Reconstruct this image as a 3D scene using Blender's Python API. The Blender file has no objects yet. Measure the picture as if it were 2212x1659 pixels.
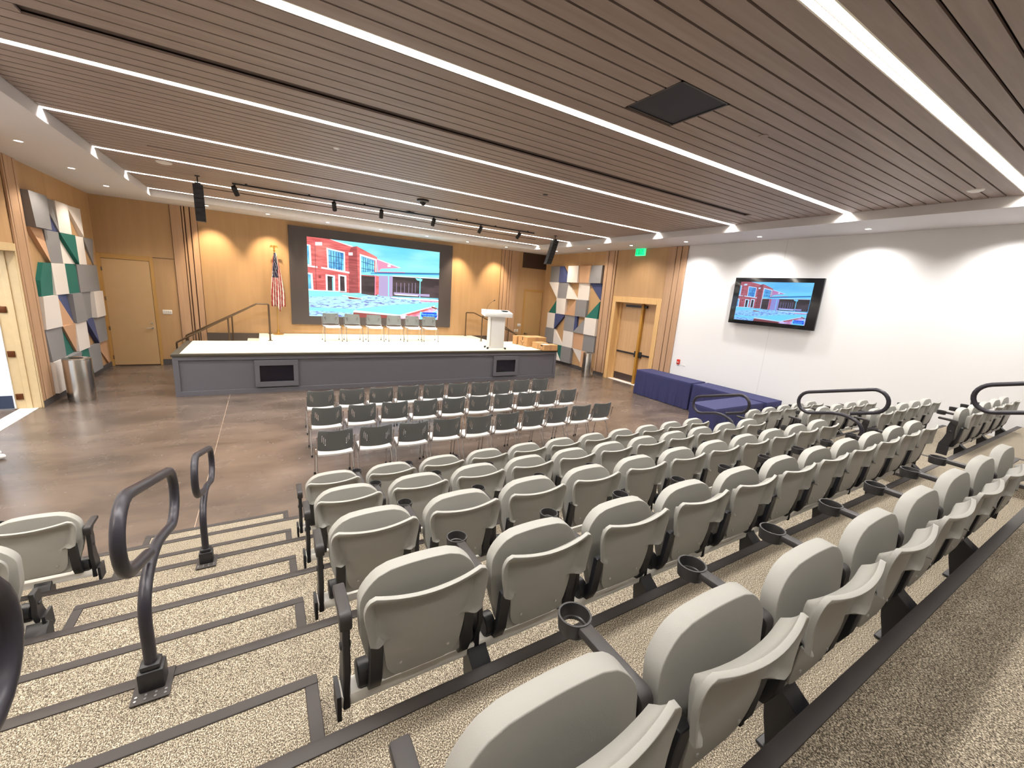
import bpy, bmesh, math, random
from math import sin, cos, pi, radians, sqrt
from mathutils import Vector, Matrix
random.seed(7)
S = bpy.context.scene
COL = S.collection

# ------------------------------------------------------------------ camera, world, exposure
CAMZ = 2.782
cam = bpy.data.cameras.new('camera'); camo = bpy.data.objects.new('camera', cam); COL.objects.link(camo)
Rwc = Matrix(((0.8587, 0.0505, -0.5100), (-0.5074, 0.2236, -0.8322), (0.0720, 0.9734, 0.2176)))
# columns of the world-from-camera rotation (right, up, back)
Rw = Matrix(((0.8587, 0.0505, -0.5100), (-0.5074, 0.2236, -0.8322), (0.0720, 0.9734, 0.2176)))
M4 = Rw.to_4x4(); M4.translation = (0, 0, CAMZ)
camo.matrix_world = M4
cam.sensor_width = 36; cam.lens = 884.2 / 2212 * 36; cam.clip_start = .02; cam.clip_end = 200
S.camera = camo
S.view_settings.view_transform = 'Standard'; S.view_settings.look = 'None'
S.view_settings.exposure = 0.36; S.view_settings.gamma = 1; S.view_settings.use_curve_mapping = False
W = bpy.data.worlds.new('world'); S.world = W; W.use_nodes = True
W.node_tree.nodes['Background'].inputs[0].default_value = (1.0, .97, .93, 1)
W.node_tree.nodes['Background'].inputs[1].default_value = 0.25
S.cycles.max_bounces = 8; S.cycles.diffuse_bounces = 5; S.cycles.glossy_bounces = 3
S.cycles.use_denoising = True; S.cycles.sample_clamp_indirect = 4
WARM = (1.0, .90, .76); WARM2 = (1.0, .78, .50); NEUT = (1.0, .96, .91)
STRIP_Y = [(-.58, -.44), (1.55, 1.69), (3.70, 3.83), (5.87, 5.99), (7.94, 8.05), (9.84, 9.95), (11.76, 11.87), (13.69, 13.80)]
ZW, ZS = 4.61, 4.46                       # wood ceiling, white border ceiling
XL, XR, YB, YN = -3.72, 10.6, 15.2, -3.0  # walls
CX0, CX1, CY0, CY1 = -2.27, 9.12, -2.2, 14.0

def area(name, loc, sx, sy, power, col, rot=(0, 0, 0), parent=None, spread=180):
    l = bpy.data.lights.new(name, 'AREA'); l.spread = radians(spread); l.shape = 'RECTANGLE'; l.size = sx; l.size_y = sy
    l.energy = power; l.color = col; o = bpy.data.objects.new(name, l); o.location = loc; o.rotation_euler = rot
    COL.objects.link(o); o.parent = parent; return o
def spot(name, loc, power, col, ang=100, blend=.6, rot=(0, 0, 0), r=.04, parent=None):
    l = bpy.data.lights.new(name, 'SPOT'); l.energy = power; l.color = col; l.spot_size = radians(ang)
    l.spot_blend = blend; l.shadow_soft_size = r
    o = bpy.data.objects.new(name, l); o.location = loc; o.rotation_euler = rot; COL.objects.link(o); o.parent = parent; return o
STRIP_W = 21.0; DOWN_W = 110.0; WALL_W = 300.0
# daylight in the lobby beyond the open doorway
area('lobby_daylight', (-5.6, 9.4, 3.1), 2.6, 5.0, 260, (.93, .97, 1.0))

# ------------------------------------------------------------------ materials
def srgb(r, g, b):
    f = lambda c: c / 12.92 if c <= .04045 else ((c + .055) / 1.055) ** 2.4
    return (f(r / 255), f(g / 255), f(b / 255), 1)
def nodes(name):
    m = bpy.data.materials.new(name); m.use_nodes = True; nt = m.node_tree
    return m, nt, nt.nodes['Principled BSDF']
def mat(name, col, rough=.5, metal=0, emit=None, es=0, bump=0, bscale=80, var=0, vscale=4, spec=.5):
    m, nt, b = nodes(name)
    b.inputs['Base Color'].default_value = col; b.inputs['Roughness'].default_value = rough
    b.inputs['Metallic'].default_value = metal; b.inputs['Specular IOR Level'].default_value = spec
    if emit: b.inputs['Emission Color'].default_value = emit; b.inputs['Emission Strength'].default_value = es
    tc = nt.nodes.new('ShaderNodeTexCoord')
    if bump:
        n = nt.nodes.new('ShaderNodeTexNoise'); n.inputs['Scale'].default_value = bscale
        nt.links.new(tc.outputs['Object'], n.inputs['Vector'])
        bp = nt.nodes.new('ShaderNodeBump'); bp.inputs['Strength'].default_value = bump; bp.inputs['Distance'].default_value = .004
        nt.links.new(n.outputs[0], bp.inputs['Height']); nt.links.new(bp.outputs[0], b.inputs['Normal'])
    if var:
        n = nt.nodes.new('ShaderNodeTexNoise'); n.inputs['Scale'].default_value = vscale; n.inputs['Detail'].default_value = 6
        nt.links.new(tc.outputs['Object'], n.inputs['Vector'])
        r = nt.nodes.new('ShaderNodeMapRange'); r.inputs[1].default_value = .25; r.inputs[2].default_value = .75
        r.inputs[3].default_value = 1 - var; r.inputs[4].default_value = 1 + var
        nt.links.new(n.outputs[0], r.inputs[0])
        mx = nt.nodes.new('ShaderNodeVectorMath'); mx.operation = 'SCALE'; mx.inputs[0].default_value = col[:3]
        nt.links.new(r.outputs[0], mx.inputs['Scale']); nt.links.new(mx.outputs[0], b.inputs['Base Color'])
    return m
def wood(name, ca, cb, stretch=(22, 22, .7), rough=.5, seam=0, world=True, bands=0):
    """vertical (or lengthwise) grain: noise stretched along one axis, in object space"""
    m, nt, b = nodes(name); N = nt.nodes.new; L = nt.links.new
    tc = N('ShaderNodeTexCoord'); mp = N('ShaderNodeMapping'); mp.inputs['Scale'].default_value = stretch
    if world:
        g = N('ShaderNodeNewGeometry'); L(g.outputs['Position'], mp.inputs['Vector'])
    else: L(tc.outputs['Object'], mp.inputs['Vector'])
    n = N('ShaderNodeTexNoise'); n.inputs['Scale'].default_value = 1; n.inputs['Detail'].default_value = 6; n.inputs['Roughness'].default_value = .6
    L(mp.outputs[0], n.inputs['Vector'])
    cr = N('ShaderNodeValToRGB'); cr.color_ramp.elements[0].position = .32; cr.color_ramp.elements[1].position = .7
    cr.color_ramp.elements[0].color = ca; cr.color_ramp.elements[1].color = cb
    L(n.outputs[0], cr.inputs[0]); L(cr.outputs[0], b.inputs['Base Color'])
    b.inputs['Roughness'].default_value = rough
    return m

OAK = wood('oak_veneer', srgb(166, 132, 94), srgb(178, 143, 104), (5, 5, .35), .55)
OAKP = wood('oak_pilaster', srgb(166, 132, 104), srgb(182, 148, 118), (22, 22, .8), .55)
OAKD = wood('oak_door', srgb(182, 146, 108), srgb(196, 160, 120), (25, 25, .9), .45)
OAKF = wood('oak_frame', srgb(200, 160, 108), srgb(214, 176, 122), (25, 25, .9), .45)
PLK = wood('ceiling_plank', srgb(136, 120, 113), srgb(154, 138, 131), (.8, 14, 14), .55)
REVEAL = mat('reveal_dark', srgb(62, 36, 20), .8)
DARKCEIL = mat('plenum_dark', srgb(46, 34, 30), .9)
WHITE = mat('white_paint', srgb(226, 226, 228), .6, bump=.05, bscale=200)
SOFF = mat('soffit_paint', srgb(206, 203, 206), .7)
GREYTRIM = mat('grey_rubber_base', srgb(70, 66, 66), .6)
LED = mat('led_diffuser', (1, 1, 1, 1), .5, emit=(1, .90, .64, 1), es=3.2)
SLOTW = mat('slot_white', srgb(240, 236, 226), .5)
DLE = mat('downlight_lens', (1, 1, 1, 1), .5, emit=(1, .96, .9, 1), es=9)
RIM = mat('white_metal', srgb(225, 222, 218), .4)
SEAT = mat('seat_plastic', srgb(154, 153, 148), .48, bump=.12, bscale=420, spec=.4)
BLK = mat('black_metal', srgb(30, 30, 34), .42, spec=.5)
BLKP = mat('black_arm_plastic', srgb(46, 43, 44), .5)
CUPM = mat('cup_plastic', srgb(44, 43, 44), .38)
BEAM = mat('beam_cream', srgb(240, 237, 230), .4)
SCREWM = mat('screw_steel', srgb(200, 200, 200), .3, .8)
RAILM = mat('rail_black', srgb(48, 46, 54), .36, .3, var=.12, vscale=2)
NOSE = mat('nosing_rubber', srgb(50, 45, 44), .6, bump=.1, bscale=300)
CHROME = mat('chrome', srgb(205, 200, 198), .16, 1)
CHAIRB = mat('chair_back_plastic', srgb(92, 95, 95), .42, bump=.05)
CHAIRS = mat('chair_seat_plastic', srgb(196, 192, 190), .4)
STGGREY = mat('stage_paint', srgb(92, 91, 98), .55)
STGTOP = mat('stage_carpet', srgb(214, 206, 182), .9, bump=.4, bscale=160, var=.05, vscale=60)
STGEDGE = mat('stage_nosing', srgb(62, 56, 44), .6)
MONB = mat('monitor_black', srgb(14, 14, 26), .12)
FRAMEB = mat('screen_frame', srgb(62, 55, 55), .42)
TVB = mat('tv_black', srgb(22, 22, 26), .14)
NAVY = mat('navy_cloth', srgb(40, 42, 84), .85, bump=.3, bscale=220)
STEEL = mat('brushed_steel', srgb(200, 196, 190), .24, 1)
DARKB = mat('dark_hole', srgb(20, 20, 22), .8)
PODW = mat('podium_white', srgb(240, 240, 238), .4)
CARD = mat('cardboard', srgb(186, 142, 94), .8, var=.08, vscale=12)
TAPE = mat('box_tape', srgb(172, 128, 92), .5)
INK = mat('box_ink', srgb(60, 40, 26), .7)
BROWNR = mat('bronze_rail', srgb(84, 66, 48), .42, .5)
GOLD = mat('gold', srgb(190, 150, 80), .3, .8)
VENTM = mat('grille_brown', srgb(74, 52, 38), .6)
NAVYV = mat('vent_navy', srgb(34, 36, 48), .7, bump=.3, bscale=120)
REDM = mat('alarm_red', srgb(190, 40, 26), .4)
HINGE = mat('hinge_bronze', srgb(96, 52, 20), .4, .6)
DENIM = mat('denim', srgb(38, 48, 84), .85); SHOE = mat('shoe_white', srgb(232, 232, 232), .6)
SHIRT = mat('shirt_grey', srgb(120, 126, 134), .85); SKIN = mat('skin', srgb(196, 150, 122), .55); HAIR = mat('hair_brown', srgb(60, 42, 30), .7)
EXITG = mat('exit_green', (0, .6, .25, 1), .3, emit=(0, 1, .38, 1), es=.8)
EXITD = mat('exit_letter', (0, .4, .1, 1), .3, emit=(0, .35, .03, 1), es=.6)
TG = mat('felt_grey', srgb(124, 122, 124), .95, bump=.3, bscale=250); TN = mat('felt_navy', srgb(58, 66, 104), .95, bump=.3, bscale=250)
TW = mat('felt_white', srgb(214, 206, 200), .95, bump=.3, bscale=250); TT = mat('felt_teal', srgb(22, 92, 82), .95, bump=.3, bscale=250)
TB = mat('felt_tan', srgb(190, 150, 118), .95, bump=.3, bscale=250)

def concrete():
    m, nt, b = nodes('polished_concrete'); N = nt.nodes.new; L = nt.links.new
    g = N('ShaderNodeNewGeometry')
    mp = N('ShaderNodeMapping'); mp.inputs['Scale'].default_value = (.9, 1.9, 1); mp.inputs['Rotation'].default_value = (0, 0, .5)
    L(g.outputs['Position'], mp.inputs['Vector'])
    n = N('ShaderNodeTexNoise'); n.inputs['Scale'].default_value = .8; n.inputs['Detail'].default_value = 7; n.inputs['Roughness'].default_value = .55; n.inputs['Distortion'].default_value = .5
    L(mp.outputs[0], n.inputs['Vector'])
    cr = N('ShaderNodeValToRGB'); e = cr.color_ramp.elements
    e[0].position = .3; e[0].color = srgb(70, 61, 55); e[1].position = .85; e[1].color = srgb(118, 104, 94)
    k = e.new(.52); k.color = srgb(92, 80, 72)
    L(n.outputs[0], cr.inputs[0]); L(cr.outputs[0], b.inputs['Base Color'])
    n2 = N('ShaderNodeTexNoise'); n2.inputs['Scale'].default_value = 3.5; n2.inputs['Detail'].default_value = 5; L(g.outputs['Position'], n2.inputs['Vector'])
    r = N('ShaderNodeMapRange'); r.inputs[3].default_value = .2; r.inputs[4].default_value = .32; L(n2.outputs[0], r.inputs[0]); L(r.outputs[0], b.inputs['Roughness'])
    b.inputs['Specular IOR Level'].default_value = .55
    return m
def carpet():
    m, nt, b = nodes('speckled_carpet'); N = nt.nodes.new; L = nt.links.new
    g = N('ShaderNodeNewGeometry')
    n = N('ShaderNodeTexNoise'); n.inputs['Scale'].default_value = 250; n.inputs['Detail'].default_value = 3; n.inputs['Roughness'].default_value = .7
    mp = N('ShaderNodeMapping'); mp.inputs['Scale'].default_value = (1, .75, 1); L(g.outputs['Position'], mp.inputs['Vector']); L(mp.outputs[0], n.inputs['Vector'])
    cr = N('ShaderNodeValToRGB'); e = cr.color_ramp.elements
    e[0].position = .36; e[0].color = srgb(40, 36, 32); e[1].position = .64; e[1].color = srgb(214, 202, 182)
    k = e.new(.5); k.color = srgb(116, 107, 93)
    L(n.outputs[0], cr.inputs[0])
    n2 = N('ShaderNodeTexNoise'); n2.inputs['Scale'].default_value = 14; n2.inputs['Detail'].default_value = 3; L(g.outputs['Position'], n2.inputs['Vector'])
    r = N('ShaderNodeMapRange'); r.inputs[3].default_value = .88; r.inputs[4].default_value = 1.12; L(n2.outputs[0], r.inputs[0])
    v = N('ShaderNodeVectorMath'); v.operation = 'SCALE'; L(cr.outputs[0], v.inputs[0]); L(r.outputs[0], v.inputs['Scale'])
    L(v.outputs[0], b.inputs['Base Color']); b.inputs['Roughness'].default_value = .95; b.inputs['Specular IOR Level'].default_value = .15
    bp = N('ShaderNodeBump'); bp.inputs['Strength'].default_value = .5; bp.inputs['Distance'].default_value = .006
    L(n.outputs[0], bp.inputs['Height']); L(bp.outputs[0], b.inputs['Normal'])
    return m
CONC = concrete(); CARP = carpet()

# ------------------------------------------------------------------ mesh helpers
class MB:
    def __init__(s): s.v = []; s.f = []; s.m = []; s.mats = []
    def mi(s, m):
        if m is None: return 0
        if m not in s.mats: s.mats.append(m)
        return s.mats.index(m)
    def add(s, vs, fs, m=None):
        b = len(s.v); s.v += [tuple(p) for p in vs]; k = s.mi(m)
        for f in fs: s.f.append([b + i for i in f]); s.m.append(k)
        return s
    def box(s, x0, y0, z0, x1, y1, z1, m=None, mtx=None):
        vs = [Vector(p) for p in ((x0, y0, z0), (x1, y0, z0), (x1, y1, z0), (x0, y1, z0), (x0, y0, z1), (x1, y0, z1), (x1, y1, z1), (x0, y1, z1))]
        if mtx: vs = [mtx @ p for p in vs]
        return s.add(vs, [(0, 3, 2, 1), (4, 5, 6, 7), (0, 1, 5, 4), (1, 2, 6, 5), (2, 3, 7, 6), (3, 0, 4, 7)], m)
    def prism(s, pts, off, m=None):
        """pts: planar 3D loop, off: extrusion vector"""
        n = len(pts); off = Vector(off); a = [Vector(p) for p in pts]; c = [p + off for p in a]
        nrm = sum(((a[i] - a[0]).cross(a[(i + 1) % n] - a[0]) for i in range(1, n - 1)), Vector())
        if nrm.dot(off) > 0: a.reverse(); c.reverse()
        return s.add(a + c, [tuple(range(n)), tuple(range(2 * n - 1, n - 1, -1))] + [(i, n + i, n + (i + 1) % n, (i + 1) % n) for i in range(n)], m)
    def cyl(s, c, r, h, n=24, m=None, r2=None, axis='z', cap=True):
        r2 = r if r2 is None else r2; c = Vector(c); A = []; B = []
        for i in range(n):
            t = 2 * pi * i / n; u, w = cos(t), sin(t)
            if axis == 'z': A.append(c + Vector((u * r, w * r, 0))); B.append(c + Vector((u * r2, w * r2, h)))
            elif axis == 'y': A.append(c + Vector((w * r, 0, u * r))); B.append(c + Vector((w * r2, h, u * r2)))
            else: A.append(c + Vector((0, u * r, w * r))); B.append(c + Vector((h, u * r2, w * r2)))
        fs = [(i, (i + 1) % n, n + (i + 1) % n, n + i) for i in range(n)]
        if cap: fs += [tuple(range(n - 1, -1, -1)), tuple(range(n, 2 * n))]
        return s.add(A + B, fs, m)
    def lathe(s, c, prof, n=28, m=None):
        """prof: (r, z) list"""
        c = Vector(c); vs = []; fs = []
        for (r, z) in prof:
            for i in range(n): t = 2 * pi * i / n; vs.append(c + Vector((cos(t) * r, sin(t) * r, z)))
        for j in range(len(prof) - 1):
            for i in range(n): fs.append((j * n + i, j * n + (i + 1) % n, (j + 1) * n + (i + 1) % n, (j + 1) * n + i))
        return s.add(vs, fs, m)
    def tube(s, pts, r, n=10, m=None, closed=False, rr=None):
        P = [Vector(p) for p in pts]; N = len(P); vs = []; fs = []
        up = None
        for i in range(N):
            a = P[(i - 1) % N] if (closed or i) else P[i]; b = P[(i + 1) % N] if (closed or i < N - 1) else P[i]
            t = (b - a).normalized()
            if up is None:
                up = Vector((0, 0, 1)) if abs(t.z) < .9 else Vector((1, 0, 0))
            sd = t.cross(up).normalized(); up = sd.cross(t).normalized()
            q = rr[i] if rr else r
            for k in range(n): an = 2 * pi * k / n; vs.append(P[i] + sd * cos(an) * q + up * sin(an) * q)
        for i in range(N if closed else N - 1):
            j = (i + 1) % N
            for k in range(n): fs.append((i * n + k, i * n + (k + 1) % n, j * n + (k + 1) % n, j * n + k))
        if not closed: fs += [tuple(range(n)), tuple(range(N * n - 1, (N - 1) * n - 1, -1))]
        return s.add(vs, fs, m)
    def mesh(s, name, mat_=None, bev=0, seg=2, smooth=True, ang=40, fix=False):
        me = bpy.data.meshes.new(name); me.from_pydata(s.v, [], s.f)
        ms = s.mats or [mat_]
        for x in ms: me.materials.append(x)
        me.polygons.foreach_set('material_index', s.m)
        bm = bmesh.new(); bm.from_mesh(me)
        if fix: bmesh.ops.recalc_face_normals(bm, faces=bm.faces[:])
        if bev:
            es = [e for e in bm.edges if len(e.link_faces) == 2 and e.calc_face_angle(0) > radians(35)]
            bmesh.ops.bevel(bm, geom=es, offset=bev, segments=seg, affect='EDGES', profile=.5, clamp_overlap=True)
        bm.to_mesh(me); bm.free()
        if smooth:
            me.polygons.foreach_set('use_smooth', [True] * len(me.polygons)); me.set_sharp_from_angle(angle=radians(ang))
        return me
    def build(s, name, m=None, parent=None, **k):
        return obj(name, s.mesh(name, m, **k), parent)
def obj(name, me, parent=None, loc=None):
    o = bpy.data.objects.new(name, me); COL.objects.link(o)
    if parent is not None: o.parent = parent
    if loc: o.location = loc
    return o
def tag(o, label=None, cat=None, group=None, kind=None):
    if label: o['label'] = label
    if cat: o['category'] = cat
    if group: o['group'] = group
    if kind: o['kind'] = kind
    return o
def empty(name, loc=(0, 0, 0), rz=0, **k):
    o = bpy.data.objects.new(name, None); o.empty_display_size = .1; COL.objects.link(o)
    o.location = loc; o.rotation_euler = (0, 0, rz); return tag(o, **k)
def copy_tree(o, parent=None):
    c = o.copy(); COL.objects.link(c)
    if parent is not None: c.parent = parent
    for ch in list(o.children): copy_tree(ch, c)
    return c
def st(name, mb, m=None, parent=None, **k):
    o = mb.build(name, m, parent, **k)
    if parent is None: o['kind'] = 'structure'
    return o
ORD = ['first', 'second', 'third', 'fourth', 'fifth', 'sixth', 'seventh', 'eighth', 'ninth', 'tenth', 'eleventh', 'twelfth']
def arc(c, r, a0, a1, n, ax, ay):
    c = Vector(c); ax = Vector(ax); ay = Vector(ay)
    return [c + ax * (r * cos(a0 + (a1 - a0) * i / n)) + ay * (r * sin(a0 + (a1 - a0) * i / n)) for i in range(n + 1)]
def fillet(pts, r, n=6):
    P = [Vector(p) for p in pts]; out = [P[0]]
    for i in range(1, len(P) - 1):
        a = (P[i - 1] - P[i]); b = (P[i + 1] - P[i]); d = min(r, a.length * .49, b.length * .49)
        A = P[i] + a.normalized() * d; B = P[i] + b.normalized() * d
        for k in range(n + 1):
            t = k / n; out.append(A * (1 - t) ** 2 + P[i] * 2 * t * (1 - t) + B * t * t)
    out.append(P[-1]); return out

# ------------------------------------------------------------------ the room shell
st('floor', MB().box(-7.6, -3.2, -.1, 10.9, 15.5, 0), CONC, smooth=False)
tag(MB().box(-.79, 5.0, 0, -.783, 11.2, .0012).build('control_joint', mat('joint_filler', srgb(150, 130, 114), .7), bpy.data.objects['floor']))

DY0, DY1, DZ = 8.93, 10.75, 2.74     # right double door opening
def wall_x(name, x, th, sgn, m, openings, y0=-3, y1=15.2, ztop=4.7):
    mb = MB(); a, b = (x, x + th * sgn); a, b = min(a, b), max(a, b)
    ys = y0
    for (o0, o1, oz) in openings:
        mb.box(a, ys, 0, b, o0, ztop); mb.box(a, o0, oz, b, o1, ztop); ys = o1
    mb.box(a, ys, 0, b, y1, ztop)
    return st(name, mb, m, smooth=False)
# right wall: white part near, oak part far
w = MB().box(XR, -3, 0, XR + .2, 8.10, 4.7)
wr = st('wall_right', w, WHITE, smooth=False)
MB().box(XR - .0015, 5.44, .1, XR + .001, 5.446, ZS).build('panel_joint', mat('joint_grey', srgb(196, 194, 190), .8), wr)
wr2 = MB(); wr2.box(XR, 8.10, 0, XR + .2, DY0, 4.7); wr2.box(XR, DY0, DZ, XR + .2, DY1, 4.7); wr2.box(XR, DY1, 0, XR + .2, YB + .2, 4.7)
wro = st('wall_right_oak', wr2, OAK, smooth=False)
LY0, LY1, LZ = 8.2, 10.93, 2.87
wl = MB(); wl.box(XL - .2, -3, 0, XL, 8.1, 4.7, WHITE); wl.box(XL - .2, 8.1, 0, XL, LY0, 4.7, OAK)
wl.box(XL - .2, LY0, LZ, XL, LY1, 4.7, OAK); wl.box(XL - .2, LY1, 0, XL, YB + .2, 4.7, OAK)
wlo = st('wall_left', wl, smooth=False)
wb = st('wall_back', MB().box(XL - .2, YB, 0, XR + .2, YB + .2, 4.7), OAK, smooth=False)
st('wall_near', MB().box(XL - .2, YN - .2, 0, XR + .2, YN, 4.7), WHITE, smooth=False)
# charcoal wainscot behind the stage
MB().box(-2.1, YB - .03, 0, 9.17, YB, .955).build('wainscot', mat('wainscot_grey', srgb(72, 62, 56), .6), wb)
for nm, a in (('baseboard_back', (-2.6, YB - .025, 0, -2.11, YB, .17)), ('baseboard_right', (XR - .025, 10.95, 0, XR, YB, .13)),
              ('baseboard_left', (XL, 10.95, 0, XL + .025, YB, .13)), ('baseboard_far', (9.17, YB - .025, 0, 9.6, YB, .17))):
    st(nm, MB().box(*a), GREYTRIM, smooth=False)
# white border ceiling (a lowered frame round the wooden field) and its inner faces
sf = MB()
for a in ((XL, YN, ZS, CX0, YB, 5.0), (CX1, YN, ZS, XR, YB, 5.0), (CX0, CY1, ZS, CX1, YB, 5.0), (CX0, YN, ZS, CX1, CY0, 5.0)): sf.box(*a)
ceil = st('ceiling', sf, SOFF, smooth=False)
MB().box(CX0, CY0, 4.78, CX1, CY1, 4.85).build('plenum', DARKCEIL, ceil, smooth=False)
# planks between the light strips
SLOT = (5.06, 5.20, -1.5, 8.35); SLOT2 = (9.03, 9.10, -1.45, 7.35)
VX0, VX1, VY0, VY1 = 3.10, 3.77, 2.69, 3.33
GAP = .020
edges = [CY0] + [v for s_ in STRIP_Y for v in s_] + [CY1]
bays = [(edges[i], edges[i + 1]) for i in range(0, len(edges), 2)]
cache = {}
def plank(x0, x1, y0, y1):
    L, w_ = round(x1 - x0, 4), round(y1 - y0, 4)
    if (L, w_) not in cache: cache[(L, w_)] = MB().box(0, 0, 0, L, w_, .02).mesh('plank', PLK, smooth=False)
    o = obj('plank', cache[(L, w_)], ceil, (x0, y0, ZW))
rows = []
for (a, b) in bays:
    n = max(1, round((b - a) / .167)); w_ = (b - a) / n
    segs = [(a + i * w_ + GAP / 2, a + (i + 1) * w_ - GAP / 2) for i in range(n)]
    segs[0] = (a, segs[0][1]); segs[-1] = (segs[-1][0], b)
    for sl in (SLOT, SLOT2):
        if a < sl[0] < b:
            n1 = max(1, round((sl[0] - a) / .167)); n2 = max(1, round((b - sl[1]) / .167)); segs = []
            for (p, q, nn) in ((a, sl[0], n1), (sl[1], b, n2)):
                for i in range(nn): segs.append((p + (q - p) / nn * i + GAP / 2, p + (q - p) / nn * (i + 1) - GAP / 2))
            plank(CX0 + .01, sl[2], sl[0] + .002, sl[1] - .002); plank(sl[3], CX1 - .01, sl[0] + .002, sl[1] - .002)
            k = MB().box(sl[2], sl[0], ZW + .03, sl[3], sl[1], ZW + .04); k.build('slot_diffuser', mat('slot_brown', srgb(74, 60, 54), .6), ceil)
    for (p, q) in segs:
        if q > VY0 + .03 and p < VY1 - .03:
            plank(CX0 + .01, VX0, p, q); plank(VX1, CX1 - .01, p, q)
        else: plank(CX0 + .01, CX1 - .01, p, q)
# light strips: slot, white side faces, diffuser, lamp
pos_words = ['behind the camera', 'nearest the camera', 'second from the camera', 'third from the camera', 'fourth from the camera', 'third from the stage wall', 'second from the stage wall', 'nearest the stage wall']
for i, (a, b) in enumerate(STRIP_Y):
    t = empty('light_strip', (0, a, ZW), label='long glowing recessed ceiling light strip, %s' % pos_words[i], cat='ceiling light', group='ceiling light strips')
    w_ = b - a; H = .08
    h = MB().box(CX0 + .001, 0, 0, CX1 - .001, .012, H).box(CX0 + .001, w_ - .012, 0, CX1 - .001, w_, H).box(CX0 + .001, 0, H, CX1 - .001, w_, H + .012)
    h.build('housing', SLOTW, t, smooth=False)
    MB().box(CX0 + .004, .018, H - .012, CX1 - .004, w_ - .018, H - .002).build('diffuser', LED, t, smooth=False)
    MB().box(CX0 + .004, w_ - .0155, H - .026, CX1 - .004, w_ - .012, H - .016).build('edge_gasket', VENTM, t, smooth=False)
    area('strip_lamp', ((CX0 + CX1) / 2, w_ / 2, H - .016), CX1 - CX0 - .02, w_ - .04, STRIP_W * (CX1 - CX0) * (.35 if i == 0 else 1), NEUT, parent=t, spread=150)

# downlights
def downlight(x, y, label, power, col, ang=110, group='recessed round downlights in the white border', tilt=(0, 0, 0), z=ZS, blend=.5):
    t = empty('downlight', (x, y, z), label=label, cat='downlight', group=group)
    MB().lathe((0, 0, 0), [(.048, -.004), (.062, -.006), (.068, 0), (.066, .001), (.047, 0)], 24).build('trim_ring', RIM, t)
    MB().cyl((0, 0, -.0025), .047, .002, 24).build('lens', DLE, t)
    spot('downlight_lamp', (0, 0, -.03), power, col, ang, blend, tilt, .04, t)
for i, (x, y) in enumerate([(-3.04, 9.67), (-2.98, 11.5), (-2.92, 13.3)]):
    downlight(x, y, 'round downlight above the left wall, %s' % ['nearest the camera', 'middle of three', 'nearest the corner'][i], DOWN_W * .8, WARM, 120)
for y in (7.8, 6.0, 4.2, 2.4, .6): spot('downlight_lamp', (-3.04, y, ZS - .03), DOWN_W * 1.5, WARM, 120, .5, (0, 0, 0), .04)
for i, x in enumerate([.22, 1.79, 3.38, 4.93, 6.46, 8.09]):
    downlight(x, 14.36, 'round downlight over the stage wall, %s from the left' % ORD[i], WALL_W * .8, WARM2, 62, tilt=(radians(30), 0, 0), blend=.8)
downlight(-1.2, 14.36, 'round downlight over the stage wall, hidden behind the hanging left speaker', WALL_W * .8, WARM2, 62, tilt=(radians(30), 0, 0), blend=.8)
for i, (x, y) in enumerate([(9.80, 13.42), (9.80, 11.55), (9.82, 9.6), (9.90, 7.7), (9.98, 5.77), (10.02, 3.73), (10.02, 1.8), (10.02, -.1)]):
    if i > 5: spot('downlight_lamp', (x, y, ZS - .03), DOWN_W * 1.6, NEUT, 142, 1.0, (0, 0, 0), .04); continue
    downlight(x, y, 'round downlight above the right wall, %s' % ['nearest the stage wall', 'second from the stage wall', 'just before the green exit sign', 'at the corner of the white wall', 'above the wall television', 'nearest the camera'][i],
              DOWN_W * (1.0 if i < 3 else 1.6), WARM if i < 3 else NEUT, 142, blend=1.0)

# pilasters: boards standing proud with dark reveals between
def pilaster_x(x, edges_, name, parent, sgn):
    """on a wall x=const; edges_ = list of (y0,y1) boards"""
    lo, hi = edges_[0][0], edges_[-1][1]
    MB().box(min(x, x + sgn * .006), lo, 0.1, max(x, x + sgn * .006), hi, ZS).build(name + '_backing', REVEAL, parent, smooth=False)
    for (a, b) in edges_:
        MB().box(min(x, x + sgn * .035), a, .13, max(x, x + sgn * .035), b, ZS).build('pilaster_board', OAKP, parent, bev=.003, seg=1)
pilaster_x(XR, [(8.10, 8.29), (8.315, 8.47), (8.495, 8.75)], 'pilaster', wro, -1)
pilaster_x(XR, [(10.93, 11.02), (11.045, 11.315), (11.34, 11.48)], 'pilaster', wro, -1)
pilaster_x(XL, [(10.95, 11.0), (11.025, 11.32), (11.345, 11.44)], 'pilaster', wlo, 1)
for bl in ([(-2.10, -1.86), (-1.84, -1.80), (-1.775, -1.68), (-1.655, -1.52)], [(8.38, 8.50), (8.525, 8.70), (8.725, 8.82), (8.845, 9.16)]):
    MB().box(bl[0][0] - .012, YB - .006, .1, bl[-1][1] + .012, YB, ZS).build('pilaster_backing', REVEAL, wb, smooth=False)
    for (a, b) in bl: MB().box(a, YB - .04, .13, b, YB, ZS).build('pilaster_board', OAKP, wb, bev=.003, seg=1)

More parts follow.
